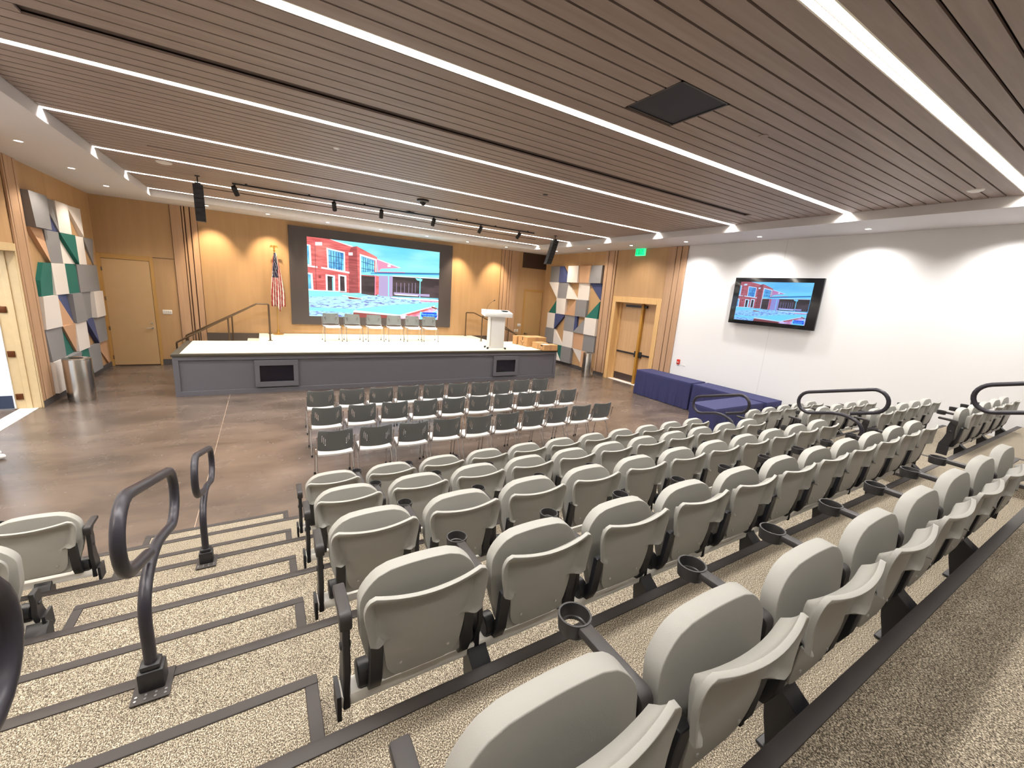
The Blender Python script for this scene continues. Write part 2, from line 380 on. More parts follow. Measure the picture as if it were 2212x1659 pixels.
# ------------------------------------------------------------------ doors
# right double door, recessed
fr = MB(); J = .26
fr.box(XR - .03, DY0 - .16, 0, XR - .001, DY0 + .01, DZ + .18); fr.box(XR - .03, DY1 - .01, 0, XR - .001, DY1 + .13, DZ + .18); fr.box(XR - .03, DY0 + .01, DZ - .01, XR - .001, DY1 - .01, DZ + .18)
fr.box(XR - .001, DY0 + .001, 0, XR + .24, DY0 + .01, DZ - .01); fr.box(XR - .001, DY1 - .01, 0, XR + .24, DY1 - .001, DZ - .01); fr.box(XR - .001, DY0 + .01, DZ - .01, XR + .24, DY1 - .01, DZ - .001)
dr = empty('door_1', (0, 0, 0)); dr['kind'] = 'structure'
fr.build('door_frame', OAKF, dr, bev=.004, seg=1)
MB().box(XR + .2, DY0 - .2, 0, XR + .3, DY0 - .0, DZ + .1).box(XR + .2, DY1 - .1, 0, XR + .3, DY1 + .1, DZ + .1).box(XR + .2, DY0 - .2, DZ - .03, XR + .3, DY1 + .1, DZ + .1).build('door_stop', OAKF, dr, smooth=False)
MB().box(XR + .14, 9.60, 0, XR + .24, 9.68, DZ).build('centre_mullion', mat('mullion_brass', srgb(168, 122, 44), .5), dr, bev=.004)
MB().box(XR + .05, DY0, 0, XR + .25, DY1, .012).build('threshold', RIM, dr)
MB().box(XR + .25, 9.5, DZ - .15, XR + .18, 10.42, DZ - .08).build('door_closer', BLK, dr)
for (a, b, hs) in ((9.64, 10.70, 9.74), (8.94, 9.62, 9.54)):
    lf = MB().box(XR + .25, a, .012, XR + .295, b, DZ).build('door_leaf', OAKD, dr, smooth=False)
    MB().box(XR + .244, a + .02, .03, XR + .25, b - .02, .27).build('kick_plate', mat('kick_dark', srgb(58, 44, 40), .5), lf)
    pb = MB(); pb.box(XR + .20, a + .08, 1.0, XR + .225, b - .08, 1.06); pb.box(XR + .19, hs - .05, .93, XR + .25, hs + .05, 1.13)
    pb.box(XR + .22, (a + .1 if hs > 9.7 else a + .08), 1.0, XR + .25, (a + .16), 1.06)
    pb.build('panic_bar', BLK, lf, bev=.006)
# left back door
d2 = empty('door_2'); d2['kind'] = 'structure'
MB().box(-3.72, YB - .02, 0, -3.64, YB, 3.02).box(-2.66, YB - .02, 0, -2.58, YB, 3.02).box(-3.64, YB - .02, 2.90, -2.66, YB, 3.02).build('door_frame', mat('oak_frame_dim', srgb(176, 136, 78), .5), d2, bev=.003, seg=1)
MB().box(-2.58, YB - .008, 3.0, -2.12, YB, 3.012).build('panel_seam', REVEAL, d2)
dl = MB().box(-3.635, YB - .012, .03, -2.668, YB, 2.89).build('door_leaf', mat('door_tan', srgb(184, 152, 112), .5, var=.03, vscale=3), d2)
MB().box(-3.64, YB - .006, 0, -2.66, YB, .03).build('door_gap', REVEAL, d2)
MB().box(-2.668, YB - .014, .03, -2.660, YB, 2.9).box(-3.64, YB - .014, 2.89, -2.66, YB, 2.898).build('door_gap', REVEAL, d2)
hb = MB().cyl((-2.75, YB - .03, 1.07), .03, .02, 18, axis='y'); hb.tube([(-2.75, YB - .05, 1.07), (-2.78, YB - .06, 1.07), (-2.89, YB - .06, 1.07)], .011)
hb.cyl((-2.75, YB - .025, 1.2), .022, .02, 18, axis='y'); hb.build('lever_handle', STEEL, dl)
for z in (.25, 1.05, 1.85, 2.62): MB().box(-3.66, YB - .03, z - .05, -3.63, YB - .01, z + .05).build('hinge', STEEL, d2)
# right back door
d3 = empty('door_3'); d3['kind'] = 'structure'
MB().box(9.58, YB - .02, 0, 9.66, YB, 2.96).box(9.66, YB - .02, 2.87, 10.6, YB, 2.96).build('door_frame', mat('oak_frame_dim2', srgb(172, 130, 70), .5), d3, bev=.003, seg=1)
dl3 = MB().box(9.665, YB - .012, .03, 10.53, YB, 2.86).build('door_leaf', mat('door_tan2', srgb(172, 138, 92), .5, var=.03, vscale=3), d3)
MB().box(10.53, YB - .014, .03, 10.542, YB, 2.87).build('door_gap', REVEAL, d3)
hb = MB().cyl((9.76, YB - .03, 1.07), .03, .02, 18, axis='y'); hb.tube([(9.76, YB - .05, 1.07), (9.88, YB - .06, 1.07)], .011); hb.build('lever_handle', BLK, dl3)
# left entrance, open to the bright lobby
d4 = empty('door_4'); d4['kind'] = 'structure'
fr = MB(); fr.box(XL - .36, LY1 - .012, 0, XL - .001, LY1 - .001, LZ - .01); fr.box(XL - .36, LY0 + .001, 0, XL - .001, LY0 + .012, LZ - .01); fr.box(XL - .36, LY0, LZ - .012, XL - .001, LY1, LZ - .001)
fr.box(XL, LY1 - .012, 0, XL + .02, LY1 + .02, LZ + .12); fr.box(XL, LY0 - .1, 0, XL + .02, LY0 + .012, LZ + .12); fr.box(XL, LY0 + .012, LZ - .012, XL + .02, LY1 - .012, LZ + .12)
fr.box(XL - .2, LY1 - .03, 0, XL - .12, LY1 - .012, LZ - .012)
fr.build('door_frame', mat('frame_pale', srgb(196, 172, 132), .5, var=.05, vscale=9), d4, bev=.004, seg=1)
for z in (.24, 1.04, 1.84): MB().box(XL - .31, LY1 - .035, z - .055, XL - .22, LY1 + .0, z + .055).build('hinge', HINGE, d4, bev=.003)
MB().box(XL - .3, LY0, 0, XL - .05, LY1, .01).build('threshold', RIM, d4)
lf = MB().box(XL - 1.3, LY1 - .035, .02, XL - .33, LY1 + .01, LZ).build('door_leaf', mat('door_white', srgb(228, 232, 238), .5), d4)
MB().box(XL - 1.28, LY1 - .045, .03, XL - .35, LY1 - .035, .27).build('kick_plate', mat('kick_navy', srgb(44, 54, 76), .5), lf)
# lobby shell
st('wall_lobby', MB().box(-7.6, 5.0, 0, -7.4, 14, 3.3).box(-7.4, 13.8, 0, XL - .2, 14, 3.3).box(-7.4, 5.0, 0, XL - .2, 5.2, 3.3), WHITE, smooth=False)
st('ceiling_lobby', MB().box(-7.6, 5.0, 3.3, XL - .2, 14, 3.4), WHITE, smooth=False)
# small wall fittings
def plate(name, label, cat, x0, z0, x1, z1, m=RIM, parts=()):
    t = MB().box(x0, YB - .012, z0, x1, YB, z1).build(name, m, bev=.002); tag(t, label, cat)
    for (n_, a, b, c, d, mm) in parts: MB().box(a, YB - .017, b, c, YB - .012, d).build(n_, mm, t)
    return t
GREYP = mat('switch_grey', srgb(196, 190, 180), .4)
plate('light_switch', 'wide white switch plate on the oak wall right of the left door', 'switch', -2.49, 1.47, -2.28, 1.59, parts=[('rocker', -2.47 + .045 * k, 1.50, -2.437 + .045 * k, 1.56, GREYP) for k in range(4)])
plate('control_panel', 'white control plate on the oak wall right of the podium', 'control panel', 9.36, 1.37, 9.52, 1.49, parts=[('display', 9.41, 1.41, 9.47, 1.45, GREYP)])
plate('wall_outlet', 'white outlet plate low on the oak wall, left one of two', 'outlet', 9.22, 1.13, 9.29, 1.25, parts=[('socket', 9.235, 1.15, 9.275, 1.18, GREYP), ('socket', 9.235, 1.2, 9.275, 1.23, GREYP)])
plate('wall_outlet', 'white outlet plate low on the oak wall, right one of two', 'outlet', 9.34, 1.13, 9.41, 1.25, parts=[('socket', 9.355, 1.15, 9.395, 1.18, GREYP), ('socket', 9.355, 1.2, 9.395, 1.23, GREYP)])
g = empty('air_grille', label='dark brown air grille high on the oak wall behind the right speaker', cat='air vent')
MB().box(9.42, YB - .01, 3.86, 10.58, YB, 4.42).build('backing', VENTM, g)
MB().box(9.40, YB - .03, 3.84, 10.6, YB, 3.87).box(9.40, YB - .03, 4.41, 10.6, YB, 4.44).box(9.40, YB - .03, 3.84, 9.43, YB, 4.44).box(10.57, YB - .03, 3.84, 10.6, YB, 4.44).build('frame', VENTM, g)
sl_ = MB().box(9.43, -.02, -.004, 10.57, 0, .004, mtx=Matrix.Translation((0, YB - .006, 0)) @ Matrix.Rotation(.5, 4, 'X')).mesh('slat', VENTM, smooth=False)
for k in range(24): obj('slat', sl_, g, (0, 0, 3.885 + k * .0225))
fa = MB().box(XR - .045, 7.79, 1.05, XR, 7.88, 1.19).build('fire_alarm', REDM, bev=.005); tag(fa, 'small red fire alarm pull box on the white wall', 'fire alarm')
MB().box(XR - .05, 7.81, 1.10, XR - .045, 7.86, 1.12).build('pull_bar', RIM, fa)
tag(MB().box(XR - .01, 7.60, 1.03, XR, 7.72, 1.055).build('wall_plate', RIM, bev=.002), 'thin white plate on the white wall beside the red alarm', 'wall plate')

# exit sign
ex = empty('exit_sign', (XR - .06, 9.88, 4.24), label='glowing green exit sign above the double doors', cat='exit sign')
MB().box(-.01, -.19, 0, .06, .19, .24).build('housing', mat('exit_house', srgb(90, 200, 140), .4, emit=(.1, 1, .4, 1), es=.7), ex, bev=.004)
MB().box(-.014, -.175, .015, -.01, .175, .225).build('panel', EXITG, ex)
def letters(ch, w, h, s):
    """strokes as quads in a w x h cell"""
    D = {'E': [(0, 0, s, h), (0, 0, w, s), (0, h - s, w, h), (0, h / 2 - s / 2, w * .8, h / 2 + s / 2)], 'I': [(w / 2 - s / 2, 0, w / 2 + s / 2, h)],
         'T': [(w / 2 - s / 2, 0, w / 2 + s / 2, h), (0, h - s, w, h)]}
    if ch == 'X': return [[(0, 0), (s * 1.2, 0), (w, h), (w - s * 1.2, h)], [(w - s * 1.2, 0), (w, 0), (s * 1.2, h), (0, h)]]
    return [[(a, b), (c, b), (c, d), (a, d)] for (a, b, c, d) in D[ch]]
tx = MB(); yy = .15
for ch in 'EXIT':
    cw = .065 if ch != 'I' else .03
    for q in letters(ch, cw, .15, .018): tx.prism([(-.014, yy - a, .045 + b) for a, b in q], (-.003, 0, 0))
    yy -= cw + .018
tx.build('lettering', EXITD, ex)

# ceiling vent and devices
v = empty('ceiling_vent', (VX0, VY0, ZW), label='square navy air return panel set in the plank ceiling', cat='air vent')
MB().box(0, 0, .004, VX1 - VX0, VY1 - VY0, .02).build('filter', NAVYV, v)
MB().box(0, 0, -.003, VX1 - VX0, .02, .02).box(0, VY1 - VY0 - .02, -.003, VX1 - VX0, VY1 - VY0, .02).box(0, 0, -.003, .02, VY1 - VY0, .02).box(VX1 - VX0 - .02, 0, -.003, VX1 - VX0, VY1 - VY0, .02).build('frame', BLK, v)
def disc(name, label, cat, x, y, r, m, prof=None):
    t = MB().lathe((0, 0, 0), prof or [(0.0001, -.03), (r * .5, -.03), (r * .9, -.015), (r, 0)], 24, m).mesh(name, m, ang=30, fix=True)
    return tag(obj(name, t, None, (x, y, ZW)), label, cat)
disc('smoke_detector', 'white round detector on the planks at upper left', 'smoke detector', -1.42, 10.2, .12, RIM)
disc('smoke_detector', 'pale round detector on the planks nearest the right edge', 'smoke detector', 8.46, 2.04, .09, RIM)
disc('sprinkler_cover', 'flat brown round cover plate beyond the navy vent', 'sprinkler', 4.69, 2.88, .05, PLK, [(.0001, -.006), (.048, -.006), (.05, 0)])
disc('sprinkler_cover', 'pale round cover plate on the planks left of centre', 'sprinkler', 1.0, 6.9, .045, RIM, [(.0001, -.008), (.04, -.008), (.045, 0)])
disc('sprinkler_cover', 'dark round cover plate on the planks above the screen', 'sprinkler', 4.62, 6.85, .05, BLK, [(.0001, -.012), (.04, -.012), (.05, 0)])
cm = disc('dome_camera', 'black dome camera hanging from the planks above the big screen', 'camera', 3.09, 9.32, .13, BLK, [(.0001, -.05), (.09, -.05), (.13, -.035), (.13, 0)])
MB().lathe((0, 0, -.05), [(.0001, -.07), (.03, -.065), (.06, -.035), (.065, 0)], 20).build('dome', TVB, cm, fix=True)

# speakers
def speaker(name, x, y, label, lean, yaw, zt, zb):
    t = empty(name, (x, y, 0), yaw, label=label, cat='speaker', group='hanging line array speakers')
    H = zt - zb; n = 8; back = MB(); gr = MB()
    for i in range(n):
        a0, a1 = i / n, (i + 1) / n
        c = lambda q: (lean * q + .09 * q * q)
        z0, z1 = zt - H * a0, zt - H * a1
        for mb, (ya, yb) in ((back, (-.11, .08)), (gr, (.08, .10))):
            p = [(-.085, -c(a0) * 0 + ya + c(a0) * -1, z0), (.085, ya - c(a0), z0), (.085, yb - c(a0), z0), (-.085, yb - c(a0), z0)]
            q = [(-.085, ya - c(a1), z1 + .004), (.085, ya - c(a1), z1 + .004), (.085, yb - c(a1), z1 + .004), (-.085, yb - c(a1), z1 + .004)]
            mb.add(p + q, [(0, 1, 2, 3), (7, 6, 5, 4), (1, 0, 4, 5), (2, 1, 5, 6), (3, 2, 6, 7), (0, 3, 7, 4)])
    back.build('cabinet', BLK, t, bev=.002, seg=1); gr.build('grille', mat('spk_grille', srgb(20, 20, 26), .7, bump=.4, bscale=300), t)
    k = MB().tube([(0, 0, zt), (0, 0, ZW)], .012); k.box(-.05, -.05, zt - .01, .05, .05, zt + .04); k.box(-.04, -.04, ZW - .015, .04, .04, ZW); k.build('hanger', BLK, t)
speaker('line_array_speaker', -1.03, 11.0, 'black tall speaker hanging from the ceiling left of the stage', .17, radians(184), 4.44, 3.76)
speaker('line_array_speaker', 7.93, 11.0, 'black tall tilted speaker hanging from the ceiling right of the stage', .30, radians(172), 4.46, 3.76)

# track with spotlights, and a second bare track
tr = empty('lighting_track', label='black ceiling track carrying six spotlights in front of the stage', cat='lighting track')
MB().box(-.45, 10.98, ZW - .05, 7.13, 11.02, ZW - .02).build('rail', BLK, tr, bev=.003)
mm = MB()
for x in (-.2, 1.0, 2.2, 3.3, 4.6, 5.8, 6.9): mm.box(x - .02, 10.985, ZW - .02, x + .02, 11.015, ZW)
mm.build('mounting_clips', BLK, tr)
MB().box(3.22, 10.95, ZW - .055, 3.42, 11.05, ZW - .015).build('feed_box', BLK, tr, bev=.004)
tag(MB().box(-1.1, 12.33, ZW - .012, 8.07, 12.36, ZW + .002).build('bare_track', REVEAL), 'thin dark empty track recessed in the planks nearer the stage', 'lighting track')
for i, x in enumerate([-.41, 1.52, 2.60, 3.95, 5.33, 6.60]):
    t = empty('spotlight', (x, 11.0, ZW - .05), label='black cylinder spotlight on the track, %s from the left' % ORD[i], cat='spotlight', group='track spotlights')
    tgt = Vector((3.4 + (x - 3.4) * .62, 13.2, 1.0)); d = (tgt - Vector((x, 11.0, ZW - .16))).normalized()
    q = d.to_track_quat('-Z', 'Y').to_matrix().to_4x4(); q.translation = (0, 0, -.10)
    st_ = MB().cyl((0, 0, -.05), .014, .05, 12); st_.box(-.03, -.02, -.008, .03, .02, 0); st_.tube([(-.045, 0, -.10), (-.045, 0, -.055), (.045, 0, -.055), (.045, 0, -.10)], .006, 6); st_.build('yoke', BLK, t)
    hd = MB().lathe((0, 0, 0), [(.0001, .07), (.042, .07), (.05, .06), (.05, -.12), (.044, -.12), (.044, -.09), (.0001, -.09)], 20).mesh('head', mat('spot_black', srgb(24, 20, 20), .5), fix=True)
    ho = obj('head', hd, t); ho.matrix_local = q
    lamp = spot('spot_lamp', (0, 0, -.10), 260, (1, .93, .78), 62, .7, (0, 0, 0), .03, ho); lamp.location = (0, 0, -.125)

# ------------------------------------------------------------------ acoustic wall panels
MATS = {'G': TG, 'N': TN, 'W': TW, 'T': TT, 'B': TB}
def tiles(name, label, x, sgn, ytl, dy, grid, seed):
    """columns run from the viewer's left; x is the wall plane; dy signed"""
    rnd = random.Random(seed)
    t = empty(name, label=label, cat='wall panel')
    z0 = 3.97; s_ = .638
    for r, row in enumerate(grid):
        for c, cell in enumerate(row):
            for spec in cell.split('+'):
                if spec == '-': continue
                col, sh = spec[0], (spec[1] if len(spec) > 1 else 'f'); th = rnd.choice([.05, .07, .09, .12])
                if sh in 'pP': th = .16
                ya, yb = ytl + dy * c, ytl + dy * (c + 1); zt, zb = z0 - s_ * r, z0 - s_ * (r + 1); e = .002
                TL, TR, BR, BL = (ya, zt - e), (yb, zt - e), (yb, zb + e), (ya, zb + e)
                P = {'f': [TL, TR, BR, BL], 'p': [TL, TR, BR, BL], 'a': [TL, TR, BR], 'b': [TL, BL, BR], 'c': [TL, TR, BL], 'd': [TR, BR, BL],
                     'q': [TL, (ya + (yb - ya) * .32, zt), (yb, zb + (zt - zb) * .3), BR, BL], 's': [TL, (ya + (yb - ya) * .22, zt), (ya + (yb - ya) * .22, zb), BL],
                     'r': [(ya + (yb - ya) * .45, zt), TR, BR, BL, (ya + (yb - ya) * .1, zb + .3)]}[sh]
                base = x - sgn * .001; n = len(P); sl = rnd.choice([0, 0, .03, .045])
                if sh in 'abcd': sl = .05
                outer = [Vector((x + sgn * (th - (sl if k == (r + c) % n else 0)), p[0], p[1])) for k, p in enumerate(P)]
                inner = [Vector((x, p[0], p[1])) for p in P]
                cen = sum(outer, Vector()) / n
                vs = inner + outer + [cen]; fs = [(k, (k + 1) % n, n + (k + 1) % n, n + k) for k in range(n)] + [(n + k, n + (k + 1) % n, 2 * n) for k in range(n)] + [tuple(range(n))]
                MB().add(vs, fs).build('felt_tile', MATS[col], t, smooth=False, fix=True)
    return t
RG = [['G', 'Nq', 'Wp', 'B', 'Ns+G'], ['Wa', 'G', 'Wb', 'W', 'Na'], ['Td', 'W', 'Bd', 'G', 'Td'], ['W', 'Nc', 'G', 'Ns+Gd', 'W'], ['G', 'Wb', 'W', 'B', 'G'], ['G', 'Wb+Ta', 'G', 'Wa', 'B']]
tiles('acoustic_panel', 'patchwork of grey, navy, white and teal felt tiles on the right wall', XR, -1, 14.70, -.638, RG, 3)
LG = [['Gp', 'Nb+Ga', 'W', 'Wa', '-'], ['Ba', 'G', 'Wb+Ta', 'W', 'Ga'], ['Tr', 'W', 'T', 'G', 'G'], ['W', 'Na+Bb', 'G', 'G', 'W'], ['G', 'Tb+Ba', 'W', 'Na', 'G'], ['W', 'G', 'Wb+Ta', 'G', 'Ba']]
tiles('acoustic_panel', 'patchwork of grey, navy, white and teal felt tiles on the left wall', XL, 1, 11.46, .678, LG, 5)

# ------------------------------------------------------------------ screens with a still picture of a brick school
def em(name, c, s=1.0):
    m, nt, b = nodes(name); b.inputs['Base Color'].default_value = (0, 0, 0, 1); b.inputs['Roughness'].default_value = .3
    b.inputs['Emission Color'].default_value = srgb(*c); b.inputs['Emission Strength'].default_value = s; return m
def emn(name, c1, c2, scale, s=1.0, stretch=(1, 1, 1), th=(.4, .6)):
    m, nt, b = nodes(name); N = nt.nodes.new; L = nt.links.new
    tc = N('ShaderNodeTexCoord'); mp = N('ShaderNodeMapping'); mp.inputs['Scale'].default_value = stretch; L(tc.outputs['Object'], mp.inputs[0])
    n = N('ShaderNodeTexNoise'); n.inputs['Scale'].default_value = scale; n.inputs['Detail'].default_value = 5; L(mp.outputs[0], n.inputs['Vector'])
    cr = N('ShaderNodeValToRGB'); cr.color_ramp.elements[0].position = th[0]; cr.color_ramp.elements[1].position = th[1]
    cr.color_ramp.elements[0].color = srgb(*c1); cr.color_ramp.elements[1].color = srgb(*c2); L(n.outputs[0], cr.inputs[0])
    b.inputs['Base Color'].default_value = (0, 0, 0, 1); L(cr.outputs[0], b.inputs['Emission Color']); b.inputs['Emission Strength'].default_value = s; return m
def picture(parent, prefix, k, tint):
    def C(r, g, b_): return tuple(min(255, int(v * t_)) for v, t_ in zip((r, g, b_), tint))
    st3 = (1, 1, 4)
    M = dict(sky=emn(prefix + 'sky', C(96, 196, 222), C(140, 226, 240), 1.2, k, (1, 1, 3)), brick=emn(prefix + 'brick', C(196, 84, 84), C(226, 112, 112), 9, k, st3),
             brickd=emn(prefix + 'brick_shade', C(146, 62, 66), C(176, 84, 86), 9, k, st3), pink=em(prefix + 'pink', C(234, 140, 172), k), white=em(prefix + 'white', C(244, 248, 255), k),
             glass=emn(prefix + 'glass', C(40, 120, 190), C(120, 214, 240), 5, k, (3, 1, 1)), mul=em(prefix + 'mullion', C(30, 76, 130), k), dark=emn(prefix + 'dark', C(40, 30, 36), C(76, 60, 66), 4, k, (1, 1, 2)),
             blue=em(prefix + 'fascia', C(60, 150, 200), k), cyan=em(prefix + 'cyan', C(140, 236, 246), k), gravel=emn(prefix + 'gravel', C(110, 110, 190), C(178, 232, 244), 26, k, (1, 1, 3), (.38, .5)),
             lav=em(prefix + 'lavender', C(176, 160, 200), k), pill=em(prefix + 'pill', C(10, 84, 214), k), brown=em(prefix + 'brown', C(150, 70, 66), k), pk2=emn(prefix + 'pink_stone', C(226, 120, 150), C(250, 214, 236), 12, k))
    d = [0]; flat = [True]
    mb = MB()
    def poly(m, *pts):
        d[0] += 1; y = -.0004 * d[0]
        if not flat[0]: pts = [(u, 100 if v >= 99 else max(0, min(100, ((187 + 10.5 * v) - (187 + 1.98 * u)) / ((1205 + .55 * u) - (187 + 1.98 * u)) * 100))) for u, v in pts]
        a = [Vector((p[0] / 100, y, 1 - p[1] / 100)) for p in pts]
        n = sum(((a[i] - a[0]).cross(a[i + 1] - a[0]) for i in range(1, len(a) - 1)), Vector())
        if n.y > 0: a.reverse()
        mb.add(a, [tuple(range(len(a)))], M[m])
    def rect(m, x0, y0, x1, y1): poly(m, (x0, y0), (x1, y0), (x1, y1), (x0, y1))
    rect('sky', 0, 0, 100, 70); flat[0] = False
    # pixel survey of the picture, in percent of width / height
    poly('brick', (0, 0), (15, 0), (31, 12), (35, 12), (35, 68), (0, 66))
    poly('white', (15, 0), (16.5, 0), (31.5, 11), (30.5, 12))
    poly('brickd', (30, 12), (34, 11), (36, 68), (28, 68), (28, 20))
    poly('brick', (34, 11), (49, 24), (49, 66), (35, 68))
    poly('pink', (49, 27), (71, 40), (71, 44), (50, 46)); poly('white', (49, 25.8), (71, 39), (71, 40), (49, 27))
    rect('white', 5.5, 6.5, 10, 10.5); rect('white', 28, 18.5, 31, 22); rect('white', 57, 33, 59.5, 36)
    poly('white', (0, 9), (2.4, 10), (2.6, 34), (0, 34)); poly('glass', (0, 11), (1.2, 11), (1.3, 33), (0, 33))
    poly('white', (0, 34), (6.5, 35.5), (6.5, 37.5), (0, 36)); poly('white', (9, 36), (28.5, 42), (28.5, 44), (9, 38))
    poly('white', (12.8, 13), (25.5, 18), (25.5, 41), (13.2, 38)); poly('glass', (14, 15), (24.5, 19.3), (24.5, 40.5), (14.2, 37.2))
    for i in range(1, 6): x = 14 + i * 1.78; poly('mul', (x - .2, 15.6 + i * .7), (x + .2, 15.8 + i * .7), (x + .2, 38 + i * .5), (x - .2, 38 + i * .5))
    poly('mul', (14, 22), (24.5, 25.5), (24.5, 26.1), (14, 22.6)); poly('mul', (14, 30), (24.5, 33), (24.5, 33.6), (14, 30.6))
    poly('white', (36, 20), (48.6, 26.5), (48.3, 46), (47.6, 46), (47.6, 28), (37, 22.5), (37, 68), (36, 68))
    poly('glass', (37, 22.5), (46.8, 28), (46.8, 47), (37, 45))
    for i in range(1, 6): x = 37 + i * 1.65; poly('mul', (x - .2, 23 + i), (x + .2, 23 + i), (x + .2, 45.4), (x - .2, 45.4))
    poly('mul', (37, 29), (46.8, 33.6), (46.8, 34.3), (37, 29.6)); poly('mul', (37, 37), (46.8, 40), (46.8, 40.6), (37, 37.7)); poly('mul', (37, 43), (46.8, 44.5), (46.8, 47), (37, 45))
    poly('white', (0, 43), (3, 44), (3.4, 65), (0, 65)); poly('glass', (0, 45), (1.8, 45.5), (2, 63), (0, 63))
    for (a, b) in ((11.8, 18.2), (20.5, 26.2)):
        poly('white', (a, 45), (b, 46.5), (b, 67), (a, 66)); poly('dark', (a + 1.2, 47), (b - 1.4, 48), (b - 1.2, 66), (a + 1.2, 65.5))
    poly('cyan', (16.2, 49), (16.9, 49), (16.9, 65), (16.2, 65)); rect('brown', 7, 46.5, 8.6, 50); rect('brown', 29.5, 50, 31, 53); rect('brickd', 5, 11, 5.5, 66)
    poly('dark', (37, 46.5), (49, 48), (49, 72), (37, 69)); poly('brick', (48, 47), (50.5, 47), (50.3, 70), (47.8, 70)); poly('pink', (47.2, 46), (48, 46), (47.8, 71), (47, 71))
    poly('lav', (50.3, 44), (61, 45), (61, 74), (50, 71)); poly('dark', (61, 45), (100, 50), (100, 75), (61, 72))
    poly('cyan', (37, 42.5), (42, 42), (100, 46.5), (100, 49.5), (42, 46), (37, 45.5)); poly('blue', (44, 43), (100, 45), (100, 46.6), (44, 44.4)); poly('mul', (47, 42.4), (100, 44), (100, 44.9), (47, 43.3))
    poly('cyan', (52, 38), (72, 37), (100, 38), (100, 43.5), (50, 41.6)); poly('white', (61, 46.5), (100, 50), (100, 51.2), (61, 47.6))
    rect('cyan', 57.4, 45, 58.2, 72); rect('cyan', 83.2, 49, 84, 76); poly('cyan', (79.5, 49.8), (85.5, 51), (85, 54), (81, 52.5))
    for x in (64, 67.5, 70.5, 74, 76.8, 79.5): rect('lav', x, 54 + (x % 3), x + .3, 68)
    poly('lav', (62, 67), (80, 69), (92, 70), (92, 73), (62, 70)); poly('white', (63, 69), (82, 71), (82, 72.4), (63, 70.4))
    poly('gravel', (0, 66), (22, 68), (62, 73), (100, 76), (100, 100), (0, 100))
    poly('cyan', (0, 65), (21, 66.5), (24, 69), (40, 71), (34, 74), (22, 72), (0, 73)); poly('white', (0, 64), (21, 65.5), (21, 66.5), (0, 65))
    poly('brown', (27, 73), (35, 73.4), (37, 76), (28, 75.4)); poly('white', (23, 70.5), (38, 74.8), (38, 75.6), (23, 71.4))
    poly('white', (60, 73), (84, 75.5), (100, 77.2), (100, 79), (84, 77.4), (60, 74.4)); poly('pink', (84, 77.4), (100, 78.6), (100, 80), (84, 78.8))
    poly('cyan', (60, 83), (100, 80), (100, 86), (74, 95), (66, 96), (32, 91), (33, 88)); poly('cyan', (0, 86), (32, 88), (32, 93), (0, 90))
    poly('white', (30.5, 91), (32, 89.5), (67, 95.5), (97, 84), (97, 85.4), (67, 97.2), (31, 92.5)); poly('brown', (31, 92.2), (67, 97.2), (66, 100), (30, 100))
    poly('pk2', (67, 97.2), (93, 86.6), (100, 91), (100, 100), (66, 100)); poly('brick', (72, 95), (90, 88), (92, 89.5), (74, 97))
    poly('cyan', (84, 91.5), (86, 92), (90, 95), (99, 90.5), (99, 100), (84, 100)); poly('brown', (94, 85), (99.5, 87.5), (98, 89), (94, 87))
    # blue caption pill with white writing
    flat[0] = True; cx, cy, rx, ry = 92.2, 93.3, 5.2, 4.2
    pts = [(cx - rx + 2 * (1 - cos(a)) * 0 + (2.0 * cos(a)), cy + ry * sin(a)) for a in [pi / 2 + pi * i / 8 for i in range(9)]] + [(cx + rx + 2.0 * cos(a), cy + ry * sin(a)) for a in [-pi / 2 + pi * i / 8 for i in range(9)]]
    poly('pill', *pts)
    o = mb.build('picture', None, parent, smooth=False)
    for txt, zz in (('Photo courtesy of', .066), ):
        cu = bpy.data.curves.new(prefix + 'caption', 'FONT'); cu.body = txt; cu.size = .030; cu.align_x = 'CENTER'; cu.offset = .0006
        tmp = bpy.data.objects.new('caption', cu); COL.objects.link(tmp); cu.materials.append(M['cyan'])
        bpy.context.view_layer.update(); tm = bpy.data.meshes.new_from_object(tmp.evaluated_get(bpy.context.evaluated_depsgraph_get()))
        bpy.data.objects.remove(tmp); to = obj('caption', tm, o); to.rotation_euler = (radians(90), 0, 0)
        to.location = (cx / 100, -.0004 * d[0] - .002, zz); to.scale = (.62, 1, 1)
    bars = MB(); x = .868
    for wd in (.012, .02, .008, .016, .022, .01, .014): bars.box(x, -.0004 * d[0] - .003, .036, x + wd * .8, -.0004 * d[0] - .001, .048); x += wd
    bars.build('caption_line', M['cyan'], o, smooth=False)
    return o
sc = empty('led_screen', (.745, YB - .08, 1.27), label='large glowing screen in a wide dark frame on the stage wall', cat='screen')
Fw, Fh = 5.47, 3.055; ix0, ix1, iz0, iz1 = .515, 4.965, .28, 2.775
MB().box(0, 0, 0, Fw, .08, iz0).box(0, 0, iz1, Fw, .08, Fh).box(0, 0, iz0, ix0, .08, iz1).box(ix1, 0, iz0, Fw, .08, iz1).build('frame', FRAMEB, sc, smooth=False)
MB().box(ix0, .03, iz0, ix1, .08, iz1).build('display', TVB, sc)
p = picture(sc, 'scr_', 1.05, (1, 1, 1)); p.location = (ix0, .028, iz0); p.scale = (ix1 - ix0, 1, iz1 - iz0)
area('screen_glow', (.745 + (ix0 + ix1) / 2, YB - .16, 2.8), 4.3, 2.4, 26, (.72, .86, 1.0), (radians(-90), 0, 0))
tv = empty('wall_television', (XR - .1, 6.455, 2.43), radians(-90), label='black wall television on the white wall showing the brick school', cat='television')
MB().box(0, -.03, 0, 2.01, .03, 1.14).build('casing', TVB, tv, bev=.006)
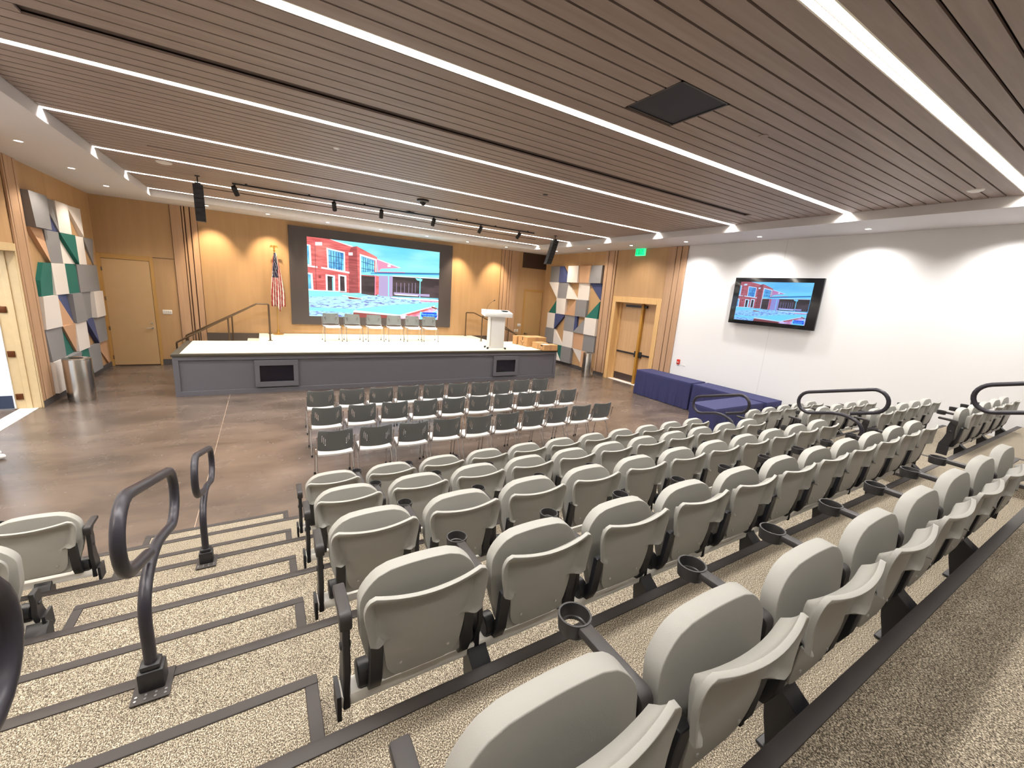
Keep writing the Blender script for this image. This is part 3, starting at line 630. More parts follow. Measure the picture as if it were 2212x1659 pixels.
MB().box(.6, .03, .3, 1.4, .1, .8).build('wall_bracket', BLK, tv)
p = picture(tv, 'tv_', .85, (.78, .88, 1.06)); p.location = (.16, -.031, .095); p.scale = (1.66, 1, .945)

# ------------------------------------------------------------------ stage
SZ = .955; SX0, SX1, SY0, SY1 = -1.77, 8.58, 11.2, 13.4
sg = empty('stage', (0, 0, 0), label='raised stage with grey panelled front and pale carpet top', cat='stage')
MB().box(SX0 + .03, SY0 + .03, 0, SX1 - .03, SY1, SZ - .06).box(-.18, SY1, 0, 7.18, YB, SZ - .06).build('platform_body', STGGREY, sg, smooth=False)
MB().box(SX0 + .12, SY0 + .1, SZ - .04, SX1 - .12, SY1, SZ).box(-.18, SY1, SZ - .04, 7.18, YB, SZ).build('carpet_top', STGTOP, sg, smooth=False)
MB().box(SX0 - .02, SY0 - .02, SZ - .055, SX1 + .02, SY0 + .1, SZ + .002).box(SX0 - .02, SY0 + .1, SZ - .055, SX0 + .12, SY1, SZ + .002).box(SX1 - .12, SY0 + .1, SZ - .055, SX1 + .02, SY1, SZ + .002).build('edge_board', STGEDGE, sg, bev=.006)
t_ = MB().box(SX0, SY0, 0, SX1, SY0 + .03, .115).box(SX0, SY0, SZ - .14, SX1, SY0 + .03, SZ - .055).box(SX0, SY0, .115, SX0 + .1, SY0 + .03, SZ - .14).box(SX1 - .1, SY0, .115, SX1, SY0 + .03, SZ - .14)
t_.box(SX0, SY0 + .03, 0, SX0 + .03, SY1, SZ - .055).box(SX1 - .03, SY0 + .03, 0, SX1, SY1, SZ - .055)
t_.build('front_trim', STGGREY, sg, bev=.003, seg=1)
for (a, b) in ((-.17, .54), (6.22, 6.92)):
    mm = MB(); mm.box(a - .10, SY0 - .03, .15, b + .10, SY0 + .03, .27).box(a - .10, SY0 - .03, .665, b + .10, SY0 + .03, .79).box(a - .10, SY0 - .03, .27, a, SY0 + .03, .665).box(b, SY0 - .03, .27, b + .10, SY0 + .03, .665)
    f_ = mm.build('monitor_frame', STGGREY, sg, bev=.003, seg=1)
    MB().box(a, SY0 - .005, .27, b, SY0 + .02, .665).build('monitor', MONB, f_)
# side stairs in the notches
def stairs(sgn, x_top):
    t = empty('stage_stairs', label='steps with pale treads leading off the %s end of the stage' % ('left' if sgn < 0 else 'right'), cat='stairs')
    for k in range(5):
        zt = SZ - (k + 1) * SZ / 6; a = x_top + sgn * k * .30; b = x_top + sgn * (k + 1) * .30; a, b = min(a, b), max(a, b)
        MB().box(a, SY1 + .02, 0, b, YB - .04, zt - .02, STGGREY).box(a - .01, SY1 + .02, zt - .02, b + .01, YB - .04, zt, STGTOP).build('step', None, t, smooth=False)
stairs(-1, -.18); stairs(1, 7.18)
def handrail(label, y, x0, x1, x2, zt, ze, posts):
    t = empty('handrail', label=label, cat='handrail')
    q = MB().tube(fillet([(x0, y, SZ), (x0, y, zt), (x1, y, zt), (x2, y, ze), (x2, y, ze - .22)], .03, 3), .022, 8); q.build('top_rail', BROWNR, t)
    for px, pz in posts:
        f = (px - x1) / (x2 - x1); zz = zt + (ze - zt) * f
        MB().tube([(px, y, pz), (px, y, zz)], .019, 8).build('post', BROWNR, t)
    MB().cyl((x0, y, SZ), .06, .01, 16).build('base_plate', BROWNR, t)
handrail('bronze handrail of the left stage steps, nearer the audience', 13.46, .1, -.17, -2.0, 1.975, .9, [(-.86, .48), (-1.75, 0)])
handrail('bronze handrail of the left stage steps, against the back wall', 15.05, .12, -.2, -2.0, 1.88, .88, [(-.86, .48), (-1.7, 0)])
handrail('bronze handrail of the right stage steps, behind the podium', 13.46, 6.78, 7.1, 9.0, 1.87, .80, [(7.9, .48), (8.7, 0)])
handrail('bronze handrail of the right stage steps, against the back wall', 15.05, 6.86, 7.2, 9.45, 1.88, .95, [(7.93, .48), (8.85, 0)])

# podium
pd = empty('podium', (6.42, 11.72, SZ), radians(-12), label='white podium with a gooseneck microphone at the right of the stage', cat='podium')
MB().box(-.25, -.15, .03, .25, .15, 1.02).build('column', PODW, pd, bev=.006)
MB().box(-.22, -.152, .10, -.2, -.149, .98).build('column_groove', GREYP, pd)
hd = MB(); hd.add([(-.46, -.24, 1.03), (.46, -.24, 1.03), (.46, .24, 1.08), (-.46, .24, 1.08), (-.46, -.24, 1.17), (.46, -.24, 1.17), (.46, .24, 1.24), (-.46, .24, 1.24)], [(0, 3, 2, 1), (4, 5, 6, 7), (0, 1, 5, 4), (1, 2, 6, 5), (2, 3, 7, 6), (3, 0, 4, 7)])
hd.build('reading_top', PODW, pd, bev=.01)
MB().box(-.28, -.2, 0, .28, .2, .03).build('base', PODW, pd, bev=.005)
for sx in (-1, 1):
    for sy in (-1, 1): MB().box(sx * .29 - .03, sy * .17 - .03, 0, sx * .29 + .03, sy * .17 + .03, .06).build('caster', DARKB, pd, bev=.01)
MB().tube([(-.36, 0, 1.2), (-.345, 0, 1.28), (-.30, .0, 1.38), (-.22, 0, 1.47), (-.12, 0, 1.53)], .006, 6).cyl((-.36, 0, 1.19), .03, .02, 12).build('gooseneck', BROWNR, pd)
MB().tube([(-.13, 0, 1.525), (-.09, 0, 1.55)], .014, 8).build('microphone', DARKB, pd)
MB().box(.16, -.08, 1.215, .36, .1, 1.235).build('desk_device', DARKB, pd)

# boxes on the stage
def carton(x, y, w, d, h, rz, label, mark=0, cut=0):
    t = empty('cardboard_box', (x, y, SZ + .002), rz, label=label, cat='box', group='cartons on the stage corner')
    MB().box(0, 0, 0, w, d, h).build('carton', CARD, t, bev=.004, seg=1)
    MB().box(w * .42, -.002, 0, w * .58, d + .002, h + .002).build('tape', TAPE, t)
    if mark:
        m_ = MB().tube([Vector((-.004, d * .5 + .11 * cos(a), h * .55 + .08 * sin(a))) for a in [pi * 1.12 + pi * .76 * i / 10 for i in range(11)]], .006, 6)
        m_.tube([(-.004, d * .5 + .105, h * .44), (-.004, d * .5 + .115, h * .56)], .005, 6)
        m_.box(-.005, d * .5 - .015, h * .6, 0, d * .5 + .025, h * .96); m_.box(-.005, d * .5 - .02, h * .1, 0, d * .5 + .02, h * .16); m_.box(-.005, d * .5 - .02, h * .2, 0, d * .5 + .02, h * .24)
        m_.build('printed_mark', INK, t)
    if cut == 1:
        MB().box(w * .1, d * .15, h, w * .45, d * .85, h + .003).build('shipping_label', RIM, t)
        m_ = MB().box(-.004, d * .25, h * .72, 0, d * .6, h * .9)
        m_.build('hand_hole', DARKB, t)
        MB().tube([Vector((-.004, d * .5 + .09 * cos(a), h * .42 + .06 * sin(a))) for a in [pi * 1.1 + pi * .8 * i / 8 for i in range(9)]], .004, 6).build('printed_mark', INK, t)
carton(7.86, 12.02, .82, .60, .33, radians(0), 'large taped cardboard box with a curved arrow mark, behind the others', 1)
carton(7.80, 12.64, .5, .25, .30, radians(4), 'cardboard box mostly hidden behind the large box with the curved mark')
carton(7.97, 11.50, .42, .36, .21, radians(0), 'small plain cardboard box between the other two')
carton(7.97, 11.12, .56, .36, .19, radians(0), 'small cardboard box with a white label at the stage corner', 0, 1)

# flag
fl = empty('flag_on_stand', (.34, 14.92, SZ), label='american flag hanging on a gold pole left of the screen', cat='flag')
MB().lathe((0, 0, 0), [(.0001, 0), (.15, 0), (.15, .015), (.10, .03), (.05, .05), (.03, .10), (.03, .17), (.0001, .17)], 28).build('base', GOLD, fl, fix=True)
MB().cyl((0, 0, .1), .013, 2.42, 12).build('pole', GOLD, fl)
eg = MB().lathe((0, 0, 2.52), [(.0001, 0), (.03, .01), (.035, .03), (.015, .05), (.0001, .05)], 14)
eg.tube([(0, 0, 2.56), (0, 0, 2.64), (0, -.01, 2.70)], .02, 8, rr=[.018, .026, .014])
for sx in (-1, 1):
    eg.prism([(sx * .01, -.008, 2.66), (sx * .05, -.008, 2.70), (sx * .095, -.008, 2.69), (sx * .115, -.008, 2.60), (sx * .085, -.008, 2.64), (sx * .045, -.008, 2.645), (sx * .01, -.008, 2.62)], (0, .014, 0))
eg.build('eagle_finial', GOLD, fl, fix=True)
def flag():
    nu, nv = 41, 34; vs = []; uvs = []; fs = []; mi = []
    RED = mat('flag_red', srgb(142, 22, 24), .8); WH = mat('flag_white', srgb(206, 202, 196), .8); BL = mat('flag_blue', srgb(22, 25, 56), .8)
    for j in range(nv):
        v_ = j / (nv - 1); z = 2.48 - 1.60 * v_
        half = .03 + .155 * min(1, v_ * 1.35) ** .8
        for i in range(nu):
            u_ = i / (nu - 1); s_ = u_ * 2 - 1
            x = s_ * half * 1.0 + .015 + .03 * v_; y = -.03 - .035 * sin(u_ * pi * 5) * (.3 + v_) - .02
            low = -.16 * max(0, 1 - abs(s_ - .2) / .35) * v_ if v_ > .8 else 0
            vs.append((x, y, z + low * (v_ - .8) * 5 if v_ > .8 else z))
    for j in range(nv - 1):
        for i in range(nu - 1):
            a = j * nu + i; fs.append((a, a + 1, a + nu + 1, a + nu)); u_ = i / (nu - 1); v_ = j / (nv - 1)
            if v_ < .44 and .05 < u_ < .82 - .15 * (v_ > .3): k = 2
            else: k = int((u_ * 11 + v_ * 2.2)) % 2
            if k == 2 and (i * 3 + j * 5) % 14 == 0 or (k == 2 and (i * 3 + j * 5) % 14 == 7 and i % 4 == 0): k = 1
            mi.append(k)
    me = bpy.data.meshes.new('cloth'); me.from_pydata(vs, [], fs)
    for m_ in (RED, WH, BL): me.materials.append(m_)
    me.polygons.foreach_set('material_index', mi); me.polygons.foreach_set('use_smooth', [True] * len(mi))
    o = obj('cloth', me, fl); md = o.modifiers.new('s', 'SOLIDIFY'); md.thickness = .004
flag()

# ------------------------------------------------------------------ trash cans
def bin_(x, y, label, h):
    t = empty('trash_can', (x, y, 0), label=label, cat='trash can', group='steel trash cans')
    MB().lathe((0, 0, 0), [(.20, .0), (.20, .03), (.212, .035), (.212, h - .02), (.205, h)], 48).cyl((0, 0, 0), .2, .02, 40).build('body', STEEL, t)
    MB().lathe((0, 0, 0), [(.212, h - .012), (.214, h), (.19, h + .012), (.10, h + .008), (.10, h - .06), (.0001, h - .06)], 48, STEEL).build('rim', STEEL, t)
    MB().cyl((0, 0, h - .055), .1, .004, 32).build('opening', DARKB, t)
bin_(-3.30, 11.42, 'steel cylinder trash can below the left felt tiles', .86)
bin_(9.98, 11.12, 'steel cylinder trash can between the right felt tiles and the double doors', .86)

# ------------------------------------------------------------------ tables with navy cloths
def clothed_table(label, x0, y0, x1, y1, face, z=.75):
    """face: side on which the cloth hangs in folds ('x-','y-')"""
    t = empty('folding_table', ((x0 + x1) / 2, (y0 + y1) / 2, 0), label=label.replace('navy cloth draped over the', 'folding table under navy cloth,'), cat='table', group='folding tables')
    hx, hy = (x1 - x0) / 2, (y1 - y0) / 2
    MB().box(-hx + .02, -hy + .02, z - .045, hx - .02, hy - .02, z - .012).build('tabletop', RIM, t)
    for sx in (-1, 1):
        for sy in (-1, 1): MB().tube([(sx * (hx - .12), sy * (hy - .1), 0), (sx * (hx - .12), sy * (hy - .1), z - .04)], .014, 6).build('leg', BLK, t)
    rnd = random.Random(int(x0 * 10)); per = []; per_n = []
    def side(ax, ay, bx, by, n, nx, ny):
        for i in range(n):
            f = i / n; per.append((ax + (bx - ax) * f, ay + (by - ay) * f)); per_n.append((nx, ny))
    L1, L2 = int(2 * hy / .022), int(2 * hx / .022)
    side(-hx, hy, -hx, -hy, L1, -1, 0); side(-hx, -hy, hx, -hy, L2, 0, -1); side(hx, -hy, hx, hy, L1, 1, 0); side(hx, hy, -hx, hy, L2, 0, 1)
    n = len(per); levels = [0, .01, .06, .2, .4, .6, z - .012]
    ph = [rnd.random() * 6 for _ in range(4)]
    vs = []; fs = []
    for lv, dz in enumerate(levels):
        q = dz / z; zz = z - dz - (.0 if lv else 0)
        for i, ((px, py), (nx, ny)) in enumerate(zip(per, per_n)):
            s_ = i * .022
            w = (sin(s_ * 38 + ph[0]) + .6 * sin(s_ * 61 + ph[1]) + .5 * sin(s_ * 17 + ph[2])) * .016 * max(0, q - .12) ** 1.1 * 1.5
            o_ = (.006 if dz > .005 else 0) + w + .015 * q
            lim = .06
            ex = px * (1 + 0) + nx * o_; ey = py + ny * o_
            vs.append((ex, ey, max(.006, zz + (.003 if lv == 0 else 0))))
    for l_ in range(len(levels) - 1):
        for i in range(n): j = (i + 1) % n; fs.append((l_ * n + i, l_ * n + j, (l_ + 1) * n + j, (l_ + 1) * n + i))
    fs.append(tuple(range(n - 1, -1, -1)))
    c = MB().add(vs, fs).build('tablecloth', NAVY, None, ang=60, fix=True); c.location = t.location
    tag(c, label, 'tablecloth', 'navy tablecloths')
clothed_table('navy cloth draped over the long table nearest the double doors', 9.76, 6.74, 10.40, 8.64, 'x-')
clothed_table('navy cloth draped over the long table along the white wall, farther from the doors', 9.74, 4.72, 10.38, 6.64, 'x-')
clothed_table('navy cloth draped over the table standing out from the white wall', 7.80, 4.74, 9.62, 5.30, 'y-')

# ------------------------------------------------------------------ raked seating platform
RISE, RUN, N0 = .247, .834, .405
names = ['rear', 'sixth', 'fifth', 'fourth', 'third', 'front']
PX0, PX1 = -3.68, 10.56
pf = empty('seating_platform', label='stepped carpeted seating platform with dark rubber edges', cat='platform')
for i in range(6):
    z = 1.482 - RISE * i; yn = N0 + RUN * i; yb = -2.95 if i == 0 else N0 + RUN * (i - 1)
    dk = MB().box(PX0, yb, 0 if i else 0, PX1, yn - .004, z - .003).build('deck', CARP, pf, smooth=False)
    MB().box(PX0, yn - .056, z - .03, PX1, yn, z + .003).build('nosing', NOSE, dk, bev=.004)
    if i < 6:
        for (a, b) in ((-1.141, .115), (6.04, 7.29)):
            sp = MB().box(a + .004, yn, 0, b - .004, yn + .386, z - RISE / 2 - .003).build('aisle_step', CARP, pf, smooth=False)
            zz = z - RISE / 2; yy = yn + .39; w_ = .05
            MB().box(a, yy - w_, zz - .03, b, yy, zz + .003).box(a, yn, zz - .03, a + w_, yy - w_, zz + .003).box(b - w_, yn, zz - .03, b, yy - w_, zz + .003).build('step_edging', NOSE, sp, bev=.003, seg=1)

# loop handrails standing in the aisles
def loop_rail(x, i, label):
    z = 1.482 - RISE * i; yn = N0 + RUN * i
    t = empty('loop_handrail', (x, yn - .07, z + .003), label=label, cat='handrail', group='aisle loop handrails')
    u = Vector((0, .959, -.284)); n = Vector((0, .284, .959)); r = .15
    A = Vector((0, -.03, .765)); B = Vector((0, .66, .765 - .69 * .296))
    # bottom end near post -> rear loop -> top -> front loop -> bottom -> post
    P = [Vector((0, .17, .765 - .2 * .296 - .165))]
    P += arc(A, r, 1.5 * pi, .5 * pi, 12, u, n)
    P += arc(B, r, .5 * pi, -.5 * pi, 12, u, n)
    P += fillet([B - n * r, B - n * r - u * .36, Vector((0, 0, .43)), Vector((0, 0, .05))], .15, 8)[1:]
    MB().tube(P, .0235, 14).build('loop', RAILM, t, ang=80)
    MB().box(-.045, -.04, .004, .045, .04, .10).box(-.035, -.032, .10, .035, .032, .125).build('socket', BLK, t, bev=.008)
    MB().box(-.066, -.09, 0, .066, .07, .006).build('foot_plate', NOSE, t, bev=.002)
    bb = MB()
    for a in (-.05, -.017, .017, .05):
        for b in (-.075, -.055): bb.cyl((a, b, .006), .005, .004, 8)
    bb.build('bolts', SCREWM, t)
loop_rail(-.50, 0, 'black loop handrail in the left aisle, closest to the camera at the left edge')
loop_rail(-.50, 2, 'black loop handrail in the left aisle, middle of the three')
loop_rail(-.50, 4, 'black loop handrail in the left aisle, nearest the stage')
loop_rail(6.67, 0, 'black loop handrail in the right aisle, cut by the right edge')
loop_rail(6.67, 2, 'black loop handrail in the right aisle, middle of the three')
loop_rail(6.67, 4, 'black loop handrail in the right aisle, in front of the navy tables')

# ------------------------------------------------------------------ folding seats
def sm(a, b, x):
    t = max(0, min(1, (x - a) / (b - a))); return t * t * (3 - 2 * t)
def sheet(P, us, vs_, off):
    """closed shell: rear sheet P(u,v), front sheet shifted by off(u,v); rim faces come last"""
    nu, nv = len(us), len(vs_)
    R = [Vector(P(u, v)) for v in vs_ for u in us]; Fr = [Vector(P(u, v)) + Vector(off(u, v)) for v in vs_ for u in us]
    V = R + Fr; o = nu * nv; F = []
    for j in range(nv - 1):
        for i in range(nu - 1):
            a = j * nu + i; F.append((a, a + 1, a + nu + 1, a + nu)); F.append((o + a, o + a + nu, o + a + nu + 1, o + a + 1))
    for i in range(nu - 1): F.append((i, o + i, o + i + 1, i + 1)); a = (nv - 1) * nu + i; F.append((a, a + 1, o + a + 1, o + a))
    for j in range(nv - 1): a = j * nu; F.append((a, a + nu, o + a + nu, o + a)); b = j * nu + nu - 1; F.append((b, o + b, o + b + nu, b + nu))
    return V, F
def shell_mesh(name, V, F, n_rim, m, bev, seg):
    me = bpy.data.meshes.new(name); me.from_pydata(V, [], F); me.materials.append(m)
    bm = bmesh.new(); bm.from_mesh(me); bm.faces.ensure_lookup_table(); k = len(F) - n_rim
    rim = set(f for f in bm.faces if f.index >= k)
    es = [e for e in bm.edges if sum(f in rim for f in e.link_faces) == 1]
    bmesh.ops.bevel(bm, geom=es, offset=bev, segments=seg, affect='EDGES', profile=.5, clamp_overlap=True)
    bmesh.ops.recalc_face_normals(bm, faces=bm.faces[:]); bm.to_mesh(me); bm.free()
    me.polygons.foreach_set('use_smooth', [True] * len(me.polygons)); me.set_sharp_from_angle(angle=radians(50)); return me
ZB0, ZB1 = .345, .748
def w_back(z):
    if z < ZB0 + .09: t = (z - ZB0) / .09; base = .085 + .058 * sqrt(max(0, 1 - (1 - t) ** 2)) + .006 * t
    elif z < .545: base = .149 + .014 * (z - .435) / .11
    else: base = .163 + .050 * sm(.545, .57, z) + .020 * sm(.55, .70, z)
    if z > ZB1 - .055: q = (z - (ZB1 - .055)) / .055; base -= .038 * (1 - sqrt(max(0, 1 - q * q)))
    return base
def Pback(u, v):
    z = ZB0 + (ZB1 - ZB0) * v; w = w_back(z); x = u * w
    y = .012 + .050 * (1 - v)
    y += .026 * u * u * sm(.3, .85, v)
    dt = ZB1 - z; ds = w - abs(x); d = min(dt, ds if z > .55 else 9)
    y -= .012 * (1 - sm(.030, .042, d))           # proud outer band
    y -= .034 * (1 - sm(0, .05, d))               # lip flaring back
    y -= .010 * sin(pi * min(1, v * 1.1)) * (1 - u * u)
    return (x, y, z + .016 * u * u * sm(.55, 1, v))
us = [-1, -.95, -.9, -.87, -.82, -.76, -.69, -.6, -.46, -.30, -.15, 0]; us = us + [-q for q in reversed(us[:-1])]
vs_ = [0, .03, .07, .12, .18, .25, .33, .41, .47, .497, .53, .56, .60, .66, .74, .81, .865, .90, .93, .955, .98, 1]
V, F = sheet(Pback, us, vs_, lambda u, v: (0, .017, .003))
ME_BACK = shell_mesh('backrest', V, F, 2 * (len(us) + len(vs_) - 2), SEAT, .006, 3)
ZC0, ZC1 = .335, .778
def w_cush(z):
    base = .186 + .044 * sm(.34, .56, z)
    if z > ZC1 - .12: q = (z - (ZC1 - .12)) / .12; base -= .112 * (1 - sqrt(max(0, 1 - q * q)))
    if z < ZC0 + .05: q = (ZC0 + .05 - z) / .05; base -= .04 * (1 - sqrt(max(0, 1 - q * q)))
    return base
def Pcush(u, v):
    z = ZC0 + (ZC1 - ZC0) * v; w = w_cush(z); x = u * w
    y = .072 + .042 * v + .010 * (1 - u * u) * sin(pi * v) - .02 * sm(.8, 1, abs(u)) * 0
    return (x, y, z - .024 * (x / .22) ** 2 * sm(.7, 1, v))
SX = .010   # shell and seat sit slightly right of the armrest pitch
us2 = [-1, -.88, -.76, -.62, -.46, -.30, -.15, 0]; us2 += [-q for q in reversed(us2[:-1])]
vs2 = [0, .04, .1, .2, .32, .45, .56, .66, .73, .79, .84, .885, .92, .955, .98, 1]
V, F = sheet(Pcush, us2, vs2, lambda u, v: (0, .052, .004))
ME_CUSH = shell_mesh('seat', V, F, 2 * (len(us2) + len(vs2) - 2), SEAT, .013, 4)
def bracket(s):
    m_ = MB(); x0, x1 = (.158, .205) if s > 0 else (-.205, -.158)
    m_.prism([(x0, .040, .56), (x0, .07, .56), (x0, .085, .40), (x0, .14, .34), (x0, .14, .29), (x0, .085, .30), (x0, .06, .36)], (x1 - x0, 0, 0))
    return m_.mesh('hinge_bracket', BLK, bev=.003, seg=1)
def hub(s):
    m_ = MB(); x = .212 * s
    m_.cyl((x - .024, .145, .335), .050, .048, 20, axis='x'); m_.box(x - .018, .11, .24, x + .018, .17, .33)
    return m_.mesh('pivot_hub', BLK, bev=.004, seg=1)
ME_BR = [bracket(-1), bracket(1)]; ME_HUB = [hub(-1), hub(1)]
ME_SCR = []
for x in (-.095, .095):
    p = Vector(Pback(x / .147, .17)); ME_SCR.append(MB().cyl((p.x, p.y - .004, p.z), .006, .006, 8, axis='y').mesh('screw', SCREWM))
def arm_mesh(front, plain):
    m_ = MB(); w = .0215
    prof = fillet([(0, front, .657), (0, .09, .657), (0, .09, .59)], .05, 5)
    low = [(0, .115, .59), (0, .16, .628), (0, front, .632)]
    loop_ = [(-w, p[1], p[2]) for p in prof] + [(-w, p[1], p[2]) for p in low]
    m_.prism(loop_, (2 * w, 0, 0)); return m_.mesh('armrest', BLKP, bev=.006, seg=2)
ME_ARM0 = arm_mesh(.27, True); ME_ARM1 = arm_mesh(.325, False)
m_ = MB(); m_.prism([(-.013, .092, .62), (-.013, .158, .62), (-.013, .17, .55), (-.013, .16, .47), (-.013, .175, .40), (-.013, .20, .33), (-.013, .20, .235), (-.013, .10, .235), (-.013, .105, .33), (-.013, .085, .42), (-.013, .095, .52)], (.026, 0, 0))
m_.cyl((-.019, .13, .50), .016, .038, 12, axis='x')
ME_POST = m_.mesh('arm_post', BLK, bev=.004, seg=1)
ME_CUP = MB().lathe((0, .365, .61), [(.040, .0), (.044, .001), (.049, .045), (.0485, .049), (.043, .049), (.0415, .045), (.0385, .012), (.0345, .010), (.0345, .0), (.040, 0)], 32).mesh('cup_holder', CUPM, ang=50, fix=True)
PITCH = .5334
def make_seat(left, right):
    """left arm: 'cup' or 'plain'; right: None or 'plain'"""
    t = empty('auditorium_seat')
    obj('backrest', ME_BACK, t, (SX, 0, 0)); obj('seat', ME_CUSH, t, (SX, 0, 0))
    for k in (0, 1): obj('hinge_bracket', ME_BR[k], t, (SX, 0, 0)); obj('pivot_hub', ME_HUB[k], t, (SX, 0, 0)); obj('screw', ME_SCR[k], t, (SX, 0, 0))
    a = obj('armrest', ME_ARM1 if left == 'cup' else ME_ARM0, t, (-PITCH / 2, 0, 0)); obj('arm_post', ME_POST, t, (-PITCH / 2, 0, 0))
    if left == 'cup': obj('cup_holder', ME_CUP, t, (-PITCH / 2, 0, 0))
    if right: obj('armrest', ME_ARM0, t, (PITCH / 2, 0, 0)); obj('arm_post', ME_POST, t, (PITCH / 2, 0, 0))
    return t
protos = {}
def place_seat(kind, x, y, z, label, group):
    if kind not in protos: o = protos[kind] = make_seat(*{'first': ('plain', None), 'mid': ('cup', None), 'last': ('cup', 'plain')}[kind])
    else: o = copy_tree(protos[kind])
    o.location = (x, y, z); tag(o, label, 'seat', group); return o
ROWN = ['nearest', 'second-nearest', 'middle', 'second', 'front']
RNAME = ['the row closest to the camera', 'the second row from the camera', 'the middle row', 'the second row from the stage', 'the row nearest the stage']
seat_rows = []
for r in range(5):
    zd = 1.235 - RISE * r; y = .376 + RUN * r
    n = 11; nvis = 8 if r == 0 else 11
    for k in range(nvis):
        kind = 'first' if k == 0 else ('last' if k == n - 1 else 'mid')
        place_seat(kind, .19 + PITCH * (k + .5), y, zd, 'grey folded seat, centre block, %s from left aisle, %s' % (ORD[k], RNAME[r]), 'centre block seats')
    seat_rows.append(('centre', .19, .19 + PITCH * (nvis), y, zd, r))
    if r > 0:
        for k in range(5):
            kind = 'first' if k == 0 else ('last' if k == 4 else 'mid')
            place_seat(kind, 7.26 + PITCH * (k + .5), y, zd, 'grey folded seat, right block, %s from the aisle, %s' % (ORD[k], RNAME[r]), 'right block seats')
        seat_rows.append(('right', 7.26, 7.26 + PITCH * 5, y, zd, r))
    if r > 2:
        ls = place_seat('last', -1.19 - PITCH * .5, y, zd, 'grey folded seat left of the left aisle, %s' % RNAME[r], 'left block seats')
        if r == 3:   # this aisle armrest is folded away
            for ch in list(ls.children):
                if ch.location.x > .2 and ch.name.startswith('armrest'): bpy.data.objects.remove(ch)
                elif ch.location.x > .2 and ch.name.startswith('arm_post'): ch.scale.z = .66; ch.location.z = .06
        seat_rows.append(('left', -1.19 - PITCH, -1.19, y, zd, r))
for (blk, x0, x1, y, zd, r) in seat_rows:
    t = empty('seat_beam', (0, y, zd), label='cream metal beam carrying the %s block seats of %s' % (blk, RNAME[r]), cat='beam', group='seat beams')
    MB().box(x0 - .02, .105, .245, x1 + .02, .185, .295).build('beam', BEAM, t, bev=.004)
    for xe in (x0 - .035, x1 + .02): MB().box(xe, .095, .20, xe + .015, .195, .31).build('end_cap', BLK, t)
    ks = [.5 + 2 * k for k in range(12)] if r % 2 == 0 else [1 + 2 * k for k in range(12)]
    for k in ks:
        xx = x0 + PITCH * k
        if xx > x1: break
        bm_ = MB(); bm_.prism([(xx - .045, .035, .003), (xx - .045, .035, .22), (xx - .045, .09, .26), (xx - .045, .105, .28), (xx - .045, .15, .243), (xx - .045, .13, .12), (xx - .045, .10, .003)], (.09, 0, 0))
        bm_.box(xx - .055, .035, .003, xx + .055, .13, .014); bm_.build('support_bracket', BLK, t, bev=.003, seg=1)

# ------------------------------------------------------------------ stacking chairs
def Psh(u, v):
    z = .50 + .30 * v; w = .225 - .01 * v + .006 * sin(pi * v)
    if v > .9: q = (v - .9) / .1; w -= .02 * (1 - sqrt(max(0, 1 - q * q)))
    if v < .1: q = (.1 - v) / .1; w -= .02 * (1 - sqrt(max(0, 1 - q * q)))
    return (u * w, -.03 - .05 * v + .055 * u * u, z + .012 * u * u * v - .012 * (1 - v) * (1 - u * u) * 0)
def slotted_back():
    us = sorted(set([-1, -.97, -.9] + [s * a for s in (-1, 1) for a in (.79, .75, .70, .66, .61, .57, .50, .36, .18)] + [0, .9, .97, 1]))
    vs = [0, .02, .06, .12, .3, .38, .46, .54, .62, .70, .78, .88, .94, .98, 1]
    V, F = sheet(Psh, us, vs, lambda u, v: (0, .008, 0))
    nu, nv = len(us), len(vs); drop = set(); Fk = []; holes = []
    for j in range(nv - 1):
        for i in range(nu - 1):
            um = (us[i] + us[i + 1]) / 2; w_ = us[i + 1] - us[i]
            lo = {77: (.46, .78), 68: (.38, .70), 59: (.30, .62)}.get(round(abs(um) * 100))
            if w_ < .045 and lo and lo[0] <= vs[j] < lo[1]: drop.add((j, i))
    o = nu * nv; idx = 0
    for j in range(nv - 1):
        for i in range(nu - 1):
            if (j, i) in drop: holes.append((j, i)); idx += 2; continue
            Fk += F[idx:idx + 2]; idx += 2
    Fk += F[idx:]
    for (j, i) in holes:
        a, b, c, d = j * nu + i, j * nu + i + 1, (j + 1) * nu + i + 1, (j + 1) * nu + i
        if (j - 1, i) not in drop: Fk.append((a, b, o + b, o + a))
        if (j + 1, i) not in drop: Fk.append((d, o + d, o + c, c))
        Fk.append((a, o + a, o + d, d)); Fk.append((b, c, o + c, o + b))
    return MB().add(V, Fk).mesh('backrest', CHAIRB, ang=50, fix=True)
def Pst(u, v):
    y = .0 + .42 * v; w = .225 - .02 * v
    if v > .88: q = (v - .88) / .12; w -= .04 * (1 - sqrt(max(0, 1 - q * q)))
    return (u * w, y, .445 + .012 * u * u - .02 * sm(.75, 1, v) - .018 * (1 - abs(v - .4) * 2) * 0)
